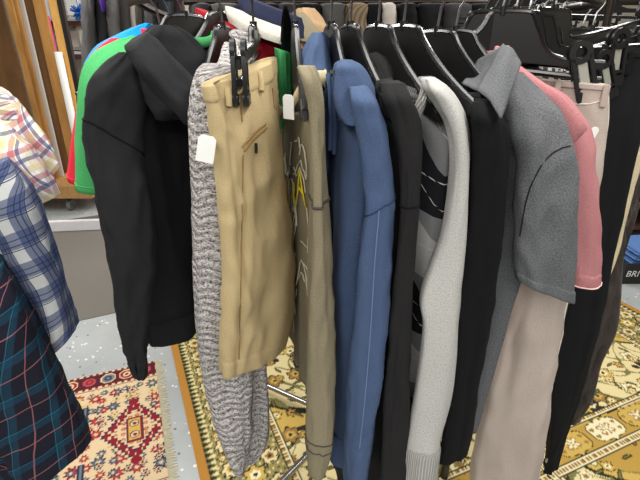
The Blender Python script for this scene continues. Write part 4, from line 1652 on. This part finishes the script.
# red rug
RCREAM, WINE, NAVYC, YEL, ROSE, SLATE = c3(222, 196, 156), c3(140, 30, 46), c3(46, 50, 72), c3(212, 172, 84), c3(186, 74, 74), c3(110, 122, 128)
ang2 = math.radians(22.0)
mu, mv = uv_of(G(135, 430), ang2)
ru1 = (uv_of(G(156, 365), ang2)[0] + uv_of(G(168, 480), ang2)[0]) / 2
rv1 = (uv_of(G(60, 385), ang2)[1] + uv_of(G(150, 362), ang2)[1]) / 2
rv0 = 2 * mv - rv1 + .02
ru0 = ru1 - 1.9


def octagon(x, y, r):
    ax, ay = np.abs(x), np.abs(y)
    return np.maximum(np.maximum(ax, ay), (ax + ay) * .72) / r


def red_fn(U, W):
    C = np.zeros(U.shape + (3,))
    C[:] = RCREAM
    # scattered motifs
    for s, k in ((.085, 3), (.055, 8)):
        x, y, i, j = cells(U, W, s, .01 * k, .02, .35, k)
        pick = hash2(i, j, k + 5)
        o8 = octagon(x, y, s * .30)
        for lo, hi, cc in ((0, .28, (NAVYC, SLATE, RCREAM)), (.28, .55, (WINE, ROSE, RCREAM)), (.55, .75, (NAVYC, RCREAM, WINE)), (.75, .85, (YEL, RCREAM, NAVYC))):
            mm = (pick >= lo) & (pick < hi)
            star = o8 * (1 + .22 * np.cos(8 * np.arctan2(y, x)))
            put(C, mm & (star < 1), cc[0])
            put(C, mm & (star < .66), cc[1])
            put(C, mm & (star < .32), cc[2])
    # medallions
    for cu in (mu, mu - .42, mu - .84, mu - 1.26):
        x, y = U - cu, W - mv
        step = np.floor(np.abs(x) / .014) * .014
        k = (step / .125 + np.abs(y) / .165)
        big = cu == mu
        put(C, k < 1.16, RCREAM)
        put(C, k < 1.08, NAVYC)
        put(C, k < 1.02, WINE if big else ROSE)
        wave = (np.mod(np.abs(x) + .01, .036) < .012) & (np.abs(k - .89) < .045)
        put(C, (k < .98) & (k > .8) & wave, RCREAM if big else WINE)
        put(C, (k < .76), NAVYC)
        put(C, k < .72, RCREAM)
        x3, y3, i, j = cells(x, y, .032, 0, 0, .2, 31)
        put(C, (k < .66) & (octagon(x3, y3, .010) < 1), np.array(ROSE))
        put(C, (k < .66) & (octagon(x3, y3, .005) < 1), np.array(YEL))
        m = (np.abs(x) < .036) & (np.abs(y) < .075)
        put(C, m, NAVYC)
        m = (np.abs(x) < .032) & (np.abs(y) < .071)
        put(C, m, WINE)
        m = (np.abs(x) < .025) & (np.abs(y) < .064)
        put(C, m, YEL)
        for oy in (-.034, .034):
            o8 = octagon(x, y - oy, .021)
            put(C, o8 < 1, NAVYC)
            put(C, o8 < .8, RCREAM)
            put(C, o8 < .45, WINE)
        for sy in (1, -1):
            o8 = octagon(x, y - sy * .178, .022)
            put(C, o8 < 1, WINE)
        # navy bars beside the medallion
        for sx in (-1, 1):
            m = (np.abs(x + sx * .21) < .013) & (np.abs(np.abs(y) - .17) < .05)
            put(C, m, NAVYC)
            m = (np.abs(x + sx * .21) < .006) & (np.abs(np.abs(y) - .17) < .042)
            put(C, m, SLATE)
    # long borders
    dv = np.minimum(rv1 - W, W - rv0)
    m = dv < .135
    put(C, m, RCREAM)
    m2 = (dv > .012) & (dv < .105)
    put(C, m2, c3(92, 28, 38))
    i = np.floor(U / .088)
    x, y = np.mod(U, .088) - .044, dv - .058
    o8 = octagon(x, y, .037)
    t3 = np.mod(i, 3)
    for q, cc in ((0, (RCREAM, WINE, RCREAM)), (1, (NAVYC, ROSE, WINE)), (2, (RCREAM, SLATE, NAVYC))):
        mm = m2 & (t3 == q)
        put(C, mm & (o8 < 1), cc[0])
        put(C, mm & (o8 < .82), cc[1])
        put(C, mm & (o8 < .5), cc[2])
        put(C, mm & (o8 < .25), cc[1])
    saw = np.abs(np.mod(U, .03) / .015 - 1)
    put(C, (dv < .016) & (saw > .5), c3(110, 44, 40))
    put(C, (dv > .105) & (dv < .122) & (saw > .5), WINE)
    put(C, (dv > .125) & (dv < .131), NAVYC)
    # diagonal banding between medallions
    zz = np.abs(np.abs(np.mod(U - mu + .21, .42) - .21) - .21 + .0) - np.abs(W - mv) * .9 + .0
    return C


rr_ = thing('rug', 'small red and cream medallion rug with fringe at lower left', 'rug', (-1.2, 1.4, 0))
rug_mesh('pile', 'pile', rr_, None, ang2, ru0, ru1, rv0, rv1, .0045, red_fn)
slab_uv('backing', M['fringe'], rr_, ang2, ru0, ru1, rv0, rv1, 0.0, .007)
fr = MB()
rs = random.Random(3)
n_f = 150
for k in range(n_f):
    v = rv0 + (rv1 - rv0) * (k + .5) / n_f
    a0 = ru1
    pts = []
    ln = rs.uniform(.025, .045)
    wv = rs.uniform(-.008, .008)
    for q in range(4):
        u = a0 + ln * q / 3
        w_ = v + wv * (q / 3) ** 2
        pts.append(V((u * math.cos(ang2) - w_ * math.sin(ang2), u * math.sin(ang2) + w_ * math.cos(ang2), .006 - .004 * q / 3)))
    fr.tube(pts, .0016, 5)
tag(fr.build('fringe', M['fringe'], rr_), kind='stuff')

# ------------------------------------------------------------------ left: plaid shirts on the next rack
def shirt(label, parts, seed, base):
    t = thing('plaid_shirt', label, 'shirt', base, None)
    for nm, rows, mat, fold, wr in parts:
        loft(nm, rows, mat, t, n=60, seg=40, fold=fold, wrinkle=wr, seed=seed)
        seed += 1.3
    return t


shirt('madras plaid shirt in red, yellow and white at the upper left edge', [
    ('body', [r2((-70, 60, 1.10), (2, 92, 1.08), .03), r2((-75, 110, 1.10), (20, 120, 1.08), .05), r2((-75, 180, 1.10), (28, 180, 1.08), .05), r2((-70, 260, 1.10), (36, 260, 1.08), .05), r2((-70, 330, 1.10), (44, 300, 1.08), .04)], M['multi'], .008, .005),
    ('sleeve', [r2((-16, 108, 1.07), (6, 92, 1.10), .015), r2((-4, 134, 1.06), (26, 112, 1.09), .026), r2((20, 160, 1.06), (46, 136, 1.08), .028), r2((43, 186, 1.06), (60, 165, 1.08), .026)], M['multi'], .004, .004),
    ('sleeve', [r2((-24, 130, .99), (4, 126, 1.0), .02), r2((-8, 160, .98), (26, 150, .99), .032), r2((14, 188, .98), (44, 176, .99), .032), r2((30, 206, .98), (55, 197, .99), .026)], M['multi'], .005, .005),
], 1.0, P(10, 300, 1.08))
shirt('blue and white plaid shirt below the madras shirt', [
    ('body', [r2((-60, 150, .92), (4, 166, .90), .03), r2((-60, 200, .92), (24, 210, .90), .05), r2((-60, 270, .92), (40, 280, .90), .05), r2((-40, 330, .92), (30, 330, .90), .04)], M['blueplaid'], .007, .004),
    ('sleeve', [r2((-26, 172, .86), (8, 158, .88), .03), r2((-10, 205, .86), (33, 190, .88), .05), r2((8, 245, .86), (48, 228, .88), .05), r2((26, 290, .86), (62, 274, .88), .045), r2((38, 330, .86), (72, 308, .88), .04), r2((46, 356, .86), (78, 325, .88), .035)], M['blueplaid'], .005, .004),
], 3.0, P(20, 340, .89))
shirt('tan checked shirt glimpsed between blue plaid and teal plaid', [
    ('sleeve', [r2((-20, 250, .93), (30, 250, .95), .03), r2((-6, 300, .93), (40, 300, .95), .04), r2((8, 340, .93), (46, 336, .95), .04), r2((20, 366, .93), (48, 352, .95), .03)], M['tanplaid'], .004, .003),
], 5.0, P(30, 352, .94))
shirt('dark navy plaid shirt with teal and pink lines at lower left', [
    ('body', [r2((-70, 240, .84), (-6, 262, .82), .04), r2((-70, 330, .84), (30, 340, .82), .06), r2((-70, 420, .84), (50, 420, .82), .06), r2((-50, 476, .84), (40, 470, .82), .05)], M['tealplaid'], .007, .004),
    ('sleeve', [r2((-40, 284, .78), (0, 264, .80), .04), r2((-24, 330, .78), (26, 304, .80), .06), r2((-14, 378, .78), (48, 346, .80), .06), r2((0, 424, .78), (68, 390, .80), .055), r2((12, 462, .78), (82, 424, .80), .05), r2((20, 486, .78), (88, 444, .80), .045)], M['tealplaid'], .006, .004),
], 7.0, P(20, 470, .81))

# ------------------------------------------------------------------ left background: cart of cardboard sheets
CY = 4.45
cart = thing('trolley', 'chipboard trolley on grey castors holding the tall cardboard sheets', 'trolley', V((-2.7, CY, 0)))
zd = zat(184, CY)
dk0, dk1 = P(-60, 184, CY).x, P(97, 184, CY).x
MB().box(((dk0 + dk1) / 2, CY + .2, zd - .04), (dk1 - dk0, .7, .13), 0, .004).build('deck', M['deck'], cart)
for px_, yy in ((72, CY - .06), (10, CY - .06), (72, CY + .45), (10, CY + .45)):
    cx = P(px_, 195, CY).x
    cb = MB()
    R = .055
    cb.tube([(cx - .018, yy, R), (cx + .018, yy, R)], R, 20)
    wo = cb.build('castor', M['rubber'], cart)
    MB().box((cx, yy, R * 2 + (zd - .105 - R * 2) / 2), (.03, .05, max(.02, zd - .105 - R * 2)), 0).build('fork', M['dark_steel'], wo)
zt = zd + .025
SHEETS = [
    ('dark brown kraft sheet leaning at the far left edge', -16, 48, CY + .30, 'card_dark', .03, 1.9),
    ('tall golden cardboard sheet, leftmost of the narrow ones', 51, 56.5, CY + .06, 'card', .03, 2.2),
    ('thin golden cardboard sheet just right of a dark gap', 57.5, 61, CY + .12, 'card', .03, 2.2),
    ('pale white edged sheet standing on end behind golden ones', 61.5, 66, CY + .2, 'pale_shirt', .03, 2.2),
    ('shaded brown cardboard sheet with darker face', 64, 76, CY + .32, 'card_dark', .02, 2.2),
    ('broad golden brown cardboard sheet nearest the paper rolls', 74.5, 83.7, CY + .02, 'card', .03, 2.2),
]
for lb, xa, xb, yy, mt, th, hh in SHEETS:
    A, Bp = P(xa, 184, yy), P(xb, 184, yy)
    t = MB().box(((A.x + Bp.x) / 2, yy, zt + hh / 2), (Bp.x - A.x, th, hh), 0.0, .003).build('cardboard_sheet', M[mt], None)
    tag(t, lb, 'cardboard', 'cardboard sheets standing on the trolley')
A = P(92.7, 184, CY - .05)
t = MB().box((A.x, CY - .05, zt + 1.1), (.085, .05, 2.2), 0, .004).build('pine_post', M['pine'], None)
tag(t, 'yellow pine post standing between the paper rolls and black upright', 'post')
A = P(97.5, 184, CY - .26)
t = MB().box((A.x, CY - .26, 1.2), (.038, .05, 2.4), 0, .004).build('black_upright', M['black_plastic'], None)
tag(t, 'black shelving upright right of the pine post', 'post')
# paper rolls standing on the trolley
for k, (pxx, pyt, yy, mt, lb) in enumerate(((58, 52, CY - .14, 'paper', 'short white paper roll standing beside the pine post'), (46.5, 16, CY + .1, 'hot_pink', 'tall pink paper roll standing behind the white roll'))):
    ztop = zat(pyt, yy)
    xx = P(pxx, pyt, yy).x
    t = thing('paper_roll', lb, 'paper roll', (xx, yy, zt))
    rb = MB()
    r_o = .032 if k == 0 else .024
    n_ = 20
    vs, fs = [], []
    for (rr0, z0) in ((r_o, zt), (r_o, ztop), (r_o * .7, ztop), (r_o * .7, ztop - .3)):
        for q in range(n_):
            vs.append(V((xx + rr0 * math.cos(2 * PI * q / n_), yy + rr0 * math.sin(2 * PI * q / n_), z0)))
    for a_ in range(3):
        for q in range(n_):
            fs.append((a_ * n_ + q, a_ * n_ + (q + 1) % n_, (a_ + 1) * n_ + (q + 1) % n_, (a_ + 1) * n_ + q))
    rb.add(vs, fs)
    rb.build('roll', M[mt], t)

# shelf unit and what lies on it
SY = 5.3
shelf = thing('shelf_unit', 'white shelf unit with dark edged boards behind the black upright', 'shelf', V((P(72, 60, SY).x, SY, 0)))
sx0, sx1 = P(50, 40, SY).x, P(140, 40, SY).x
for py_ in (20, 53, 90):
    z = zat(py_, SY)
    bd = MB().box(((sx0 + sx1) / 2, SY + .15, z), (sx1 - sx0, .4, .03), 0, .002).build('board', M['white_metal'], shelf)
    MB().box(((sx0 + sx1) / 2, SY - .055, z - .035), (sx1 - sx0, .012, .05), 0).build('edge_strip', M['dark_wood'], bd)
MB().box(((sx0 + sx1) / 2, SY + .36, .95), (sx1 - sx0, .02, 2.4), 0).build('back_panel', M['wall'], shelf)
for xx in (sx0, sx1):
    MB().box((xx, SY + .15, 1.0), (.03, .4, 2.4), 0).build('side_panel', M['white_metal'], shelf)
z = zat(53, SY) + .016
for k, (px_, w_, hh, mt, lb) in enumerate(((68, .10, .30, 'paper', 'white paper bundle on the lower shelf, left'), (74, .11, .24, 'pale_shirt', 'pale folded cloth bundle on the lower shelf'), (81, .10, .32, 'paper', 'white paper bundle on the lower shelf, right end'))):
    o = MB().box((P(px_, 40, SY).x, SY + .1, z + hh / 2), (w_ * 1.25, .2, hh * .9), .15 * k, .03).build('paper_bundle', M[mt], None)
    tag(o, lb, 'bundle', 'bundles on the shelf')
z2 = zat(20, SY) + .016
o = MB().box((P(68, 10, SY).x, SY + .12, z2 + .13), (.16, .16, .26), .3, .03).build('paper_bundle', M['paper'], None)
tag(o, 'white crumpled paper bundle on the upper shelf beside the blue bow', 'bundle', 'bundles on the shelf')
# blue ribbon bow
bc = P(78.5, 12, SY - .08)
t = thing('ribbon_bow', 'round blue ribbon bow hanging in front of the white shelf', 'bow', bc)
bm_ = MB()
rs = random.Random(11)
for k in range(26):
    th, ph = rs.uniform(0, 6.28), rs.uniform(-1.2, 1.2)
    d = V((math.cos(th) * math.cos(ph), math.sin(th) * math.cos(ph), math.sin(ph)))
    s = d.cross(V((0, 0, 1))).normalized()
    pts = [bc + d * .01, bc + d * .05 + s * .016, bc + d * .078, bc + d * .05 - s * .016, bc + d * .01]
    bm_.tube(pts, .007, 6)
bm_.build('loops', M['bow'], t)
MB().tube([bc, bc + V((0, .01, .22))], .004, 6).build('ribbon_tail', M['bow'], t)

# jackets hanging on a far rail
JY = 2.75
JK = [
    ('jacket', 'charcoal jacket hanging next to the white shelf, leftmost of the far jackets', 83, 100, 'grey_jacket', 2.70, .0),
    ('jacket', 'black jacket second of the far jackets, with purple lining', 95, 114, 'dark_jacket', 2.78, 1.0),
    ('jacket', 'dark grey jacket behind the azure tee, right of the purple lining', 106, 130, 'grey_jacket', 2.72, 2.0),
    ('shirt', 'pale shirt hanging behind the azure tee shoulder', 126, 146, 'pale_shirt', 2.85, 3.0),
    ('jacket', 'slate grey jacket behind the left hanger crest', 144, 158, 'grey_jacket', 2.82, 4.0),
    ('jacket', 'black jacket behind the hoodie hanger crest', 156, 186, 'dark_jacket', 2.9, 5.0),
]
for nm, lb, xa, xb, mt, yy, sd in JK:
    t = thing(nm, lb, nm, P((xa + xb) / 2, 170, yy), 'far row of jackets')
    w = xb - xa
    rows = [r2((xa + w * .35, -30, yy), (xa + w * .6, -30, yy), .04), r2((xa + w * .12, -16, yy), (xa + w * .75, -14, yy), .09), r2((xa, 10, yy), (xb - w * .1, 10, yy), .14), r2((xa + w * .08, 60, yy), (xb + w * .2, 60, yy), .15), r2((xa + w * .45, 170, yy), (xb + w * .6, 170, yy), .15)]
    loft('jacket_body', rows, M[mt], t, n=50, seg=36, fold=.014, wrinkle=.008, seed=sd)
    sl = [r2((xa + w * .15, -10, yy - .14), (xa + w * .5, -12, yy - .14), .03), r2((xa + w * .1, 8, yy - .17), (xa + w * .55, 8, yy - .17), .05), r2((xa + w * .2, 45, yy - .17), (xa + w * .65, 45, yy - .17), .05), r2((xa + w * .4, 110, yy - .17), (xa + w * .8, 110, yy - .17), .045)]
    loft('jacket_sleeve', sl, M[mt], t, n=40, seg=28, fold=.008, wrinkle=.006, seed=sd + 3)
    if 'purple' in lb:
        loft('lining', [r2((99, -12, yy - .2), (103, -12, yy - .2), .01), r2((99, 0, yy - .2), (105, 0, yy - .2), .015), r2((102, 12, yy - .2), (104.5, 12, yy - .2), .01)], M['purple'], t, n=20, fold=.002, wrinkle=.002, label='purple lining')
t = thing('clothes_rack', 'dark rail that carries the far jackets beside the white shelf', 'rack', (P(140, 40, 2.8).x, 2.8, 0))
za = zat(-32, 2.8)
MB().tube([(P(84, -32, 2.8).x, 2.8, za), (P(140, -32, 2.8).x, 2.8, za), (P(192, -32, 2.8).x, 2.8, za)], .014, 10).build('rail', M['dark_steel'], t)
for pxx in (120, 180):
    xx = P(pxx, 0, 2.98).x
    MB().tube([(xx, 2.98, 0), (xx, 2.98, za), (xx, 2.8, za)], .012, 10).build('upright', M['dark_steel'], t)
    MB().box((xx, 2.9, .02), (.05, .5, .04), 0, .004).build('foot', M['dark_steel'], t)
# upright boards behind those jackets
for k, (xa, xb, lb) in enumerate(((116, 128, 'pale board standing behind the far jackets, left'), (136, 146, 'golden board standing behind the pale shirt'), (154, 160, 'narrow golden board behind the slate jacket'))):
    A, Bp = P(xa, 100, 4.9), P(xb, 100, 4.9)
    o = MB().box(((A.x + Bp.x) / 2, 4.9, 1.1), (Bp.x - A.x, .03, 2.2), 0, .003).build('cardboard_sheet', M['card_pale' if k == 0 else 'card'], None)
    tag(o, lb, 'cardboard', 'boards standing behind the far jackets')

# white base of another rack on the floor at the left
t = thing('rack_base', 'white metal clothes rack base standing on the carpet behind', 'rack', G(70, 232))
a, c = G(20, 233), G(112, 229)
zb = .05
MB().box(((a.x + c.x) / 2, (a.y + c.y) / 2, .052), ((c - a).length, .04, .10), math.atan2(c.y - a.y, c.x - a.x), .006).build('base_rail', M['white_metal'], t)
pz = c + V((-.16, .1, 0))
MB().box((pz.x + .10, pz.y - .06, .20), (.05, .05, .36), .1, .006).build('post', M['white_metal'], t)
for sft in (-.35, .35):
    e = (a + c) / 2 + (c - a) * sft
    MB().tube([(e.x, e.y, .0), (e.x, e.y, .012)], .02, 12).build('foot', M['rubber'], t)

# ------------------------------------------------------------------ middle background: far row of dark clothes under a rail
BY = 3.4
t = thing('clothes_rack', 'dark clothes rack far behind carrying the row of dark coats', 'rack', V((.5, BY, 0)))
zr = zat(2, BY)
MB().tube([(-1.2, BY, zr), (1.5, BY, zr), (2.6, BY, zr)], .02, 10).build('rail', M['dark_steel'], t)
for xx in (-1.2, 2.6):
    MB().tube([(xx, BY, 0), (xx, BY, zr)], .016, 10).build('upright', M['dark_steel'], t)
    MB().box((xx, BY, .02), (.05, .6, .04), 0, .004).build('foot', M['dark_steel'], t)
BACK = [(190, 214, 'dark_jacket', 'charcoal'), (212, 238, 'grey_jacket', 'slate'), (236, 258, 'navy', 'navy'), (256, 280, 'black', 'black'), (278, 300, 'dark_jacket', 'charcoal'), (298, 322, 'black', 'black'), (320, 346, 'grey_jacket', 'dark grey'), (344, 368, 'brown_stripe', 'brown striped'),
        (366, 382, 'black', 'black'), (379, 396, 'pale_shirt', 'pale pink'), (394, 420, 'black', 'black'), (418, 446, 'black', 'black'), (444, 470, 'dark_jacket', 'charcoal'), (468, 500, 'black', 'black')]
NEIGH = ['left end of the far rack', 'second on the far rack', 'third on the far rack', 'behind the khaki shorts hook', 'behind the olive tee hanger', 'behind the blue hood', 'left of the brown striped coat', 'between two dark coats above the charcoal cardigan',
         'right of the brown striped coat', 'far behind the argyle hanger', 'right of the pale coat', 'far behind the polo hanger', 'far behind the pink tee hanger', 'right end of the far rack']
for k, (xa, xb, mt, cn) in enumerate(BACK):
    yy = BY
    t = thing('coat', cn + ' coat hanging ' + NEIGH[k], 'coat', P((xa + xb) / 2, 200, yy), 'far row of coats')
    m = (xa + xb) / 2
    rows = [r2((m - 5, 3, yy), (m + 5, 3, yy), .04), r2((xa + 3, 5, yy), (xb - 3, 5, yy), .10), r2((xa, 11, yy), (xb, 11, yy), .17), r2((xa, 60, yy), (xb, 60, yy), .18), r2((xa + 2, 190, yy), (xb - 2, 190, yy), .18)]
    loft('coat_body', rows, M[mt], t, n=50, seg=32, fold=.016, wrinkle=.01, seed=k * 1.9)
    MB().tube([P(m, 2, yy), P(m, 8, yy)], .004, 6).build('hanger_hook', M['chrome'], t)

# right background: table with dark front, jeans bin
bx = G(625, 284)
b0 = thing('storage_bin', 'black printed card bin on the floor at the right edge', 'bin', (bx.x + .3, bx.y + .15, 0))
zt_ = zat(264, bx.y)
wl = .62
L0 = P(621, 284, bx.y).x
bb_ = MB()
bb_.box((L0 + wl / 2, bx.y + .005, zt_ / 2), (wl, .01, zt_), 0)
bb_.box((L0 + wl / 2, bx.y + .395, zt_ / 2), (wl, .01, zt_), 0)
bb_.box((L0 + .005, bx.y + .2, zt_ / 2), (.01, .38, zt_), 0)
bb_.box((L0 + wl - .005, bx.y + .2, zt_ / 2), (.01, .38, zt_), 0)
bb_.box((L0 + wl / 2, bx.y + .2, .006), (wl - .02, .38, .012), 0)
bb_.build('box', M['bin'], b0, smooth=False)
tl = P(625, 276.5, bx.y - .001)
sz = (P(640, 270, bx.y).x - P(625, 270, bx.y).x)
text_part('BRI', sz * .62, M['ink_white'], b0, 'lettering', lambda x, y: V((tl.x + x + y * .15, bx.y - .002, tl.z + y)))
for k in range(4):
    o = MB()
    zc = zt_ - .02 + .034 * k - .03
    o.box((L0 + .30 + .01 * k, bx.y + .2, zc), (.52, .34, .034), .02 * k, .014)
    o = o.build('folded_jeans', M['jeans'], None)
    tag(o, ('bottom', 'second lowest', 'third lowest', 'topmost')[k] + ' pair of folded blue jeans stacked in the black bin', 'jeans', 'folded jeans in the bin')
TY = bx.y + .75
tb = thing('display_table', 'dark wooden display shelf behind the black bin', 'shelf', (2.9, TY, 0))
for py_ in (243, 226, 205):
    z = zat(py_, TY)
    MB().box((P(622, py_, TY).x + .7, TY + .2, z), (1.4, .5, .03), 0, .003).build('shelf_board', M['dark_wood'], tb)
MB().box((P(622, 200, TY).x + .7, TY + .44, .45), (1.4, .02, .9), 0).build('back_panel', M['bin'], tb)
for xx in (.0, 1.4):
    MB().box((P(622, 226, TY).x + xx, TY + .2, .45), (.03, .5, .9), 0).build('side_panel', M['dark_wood'], tb)

# pink size cards far right
for k, (px_, py_, lb) in enumerate(((573, 6, 'hot pink size card above the far clip hangers, left'), (594, 9, 'hot pink size card above the far clip hangers, right'))):
    c = P(px_, py_, 2.3)

# rack of clipped trousers behind, at the upper right
RX, RZ = .98, 1.86
t = thing('clothes_rack', 'second rack at upper right carrying a file of clipped dark trousers', 'rack', (RX, 2.4, 0))
MB().tube([(RX, 1.72, RZ), (RX, 2.3, RZ), (RX, 3.0, RZ)], .0125, 12).build('rail', M['dark_steel'], t)
for yy in (1.74, 2.98):
    MB().tube([(RX, yy, 0), (RX, yy, RZ)], .0125, 10).build('upright', M['dark_steel'], t)
    MB().box((RX, yy, .02), (.5, .05, .04), 0, .004).build('foot', M['dark_steel'], t)
POS = ('first of the file', 'second of the file', 'third of the file', 'fourth of the file', 'fifth of the file', 'sixth of the file', 'last of the file')
RAIL_KEEP, RAILZ = RAILZ, RZ
for k in range(7):
    yy = 1.84 + .165 * k
    e = V((RX + .21, yy + .02 * math.sin(k * 2.1), RZ - .155 + .006 * math.sin(k * 3.3)))
    h, O, ax, an = clip_hanger(0, e, [.03, .35], 'black clip hanger on the second rack at upper right, ' + POS[k], hp=(RX, yy, 0), far=.21, z=RZ - .06, drop=.09, cs=1.2)
    if k in (1, 4):
        MB().box(e + V((-.075, -.012, .04)), (.05, .003, .06), .1, .001).build('size_card', M['hot_pink'], h, label='hot pink size card')
    t = thing('trousers', 'dark trousers on the second rack at upper right, ' + POS[k], 'trousers', (RX, yy, .6))
    A, C = V((RX - .19, yy, RZ - .225)), V((RX + .19, yy + .02 * math.sin(k * 2.1), RZ - .225))
    dn = V((0, 0, -1))
    rr = [(A, C, .014), (A + dn * .05, C + dn * .05, .018), (A + dn * .4 + V((.02, 0, 0)), C + dn * .4 - V((.02, 0, 0)), .026), (A + dn * 1.0 + V((.05, 0, 0)), C + dn * 1.0 - V((.05, 0, 0)), .026)]
    mt = (M['trouser_black'], M['dark_jacket'], M['black'])[k % 3]
    so = loft('trouser_legs', rr, mt, t, n=30, seg=28, fold=.005, wrinkle=.003, seed=k * 2.7)
    cuff_on(so, .01, .2, 'waistband', mt, t, .002)
RAILZ = RAIL_KEEP

# rack that carries the plaid shirts, just outside the left edge
t = thing('clothes_rack', 'grey rail at the left edge that carries the plaid shirts', 'rack', (-1.0, 1.0, 0))
MB().tube([(-1.02, .2, 1.62), (-1.02, .7, 1.62), (-1.02, 1.14, 1.62)], .0125, 12).build('rail', M['dark_steel'], t)
for yy in (.22, 1.12):
    MB().tube([(-1.02, yy, 0), (-1.02, yy, 1.62)], .0125, 10).build('upright', M['dark_steel'], t)
    MB().box((-1.02, yy, .02), (.5, .05, .04), 0, .004).build('foot', M['dark_steel'], t)

# ------------------------------------------------------------------ light
w = bpy.data.worlds.new('shop')
SC.world = w
w.use_nodes = True
bg = w.node_tree.nodes['Background']
bg.inputs[0].default_value = (1.0, .99, .97, 1)
bg.inputs[1].default_value = 0.16


def lamp(name, loc, sx, sy, power, col=(1, .985, .955)):
    l = bpy.data.lights.new(name, 'AREA')
    l.shape = 'RECTANGLE'
    l.size, l.size_y = sx, sy
    l.energy = power
    l.color = col
    o = bpy.data.objects.new(name, l)
    COL.objects.link(o)
    o.location = loc
    return o


lamp('unseen_overhead_light', (-.75, -.2, 2.75), .3, 2.4, 36)
lamp('unseen_overhead_light', (.75, -.2, 2.75), .3, 2.4, 36)
lamp('unseen_overhead_light', (0, -1.7, 2.6), 2.4, .3, 85)  # fill lamp added behind the camera to brighten the black hoodie's front
lamp('unseen_overhead_light', (0, 1.1, 2.75), 2.4, .3, 26)  # extra lamp added over the rack to brighten the dark olive tee
lamp('unseen_overhead_light', (-1.7, 2.6, 2.75), .3, 2.4, 85)
lamp('unseen_overhead_light', (1.7, 2.6, 2.75), .3, 2.4, 60)
lamp('unseen_overhead_light', (0, 4.8, 2.75), 2.4, .3, 110)

vs_ = SC.view_settings
vs_.view_transform = 'Standard'
vs_.look = 'None'
vs_.exposure = -0.08
vs_.gamma = 1.0
vs_.use_curve_mapping = False
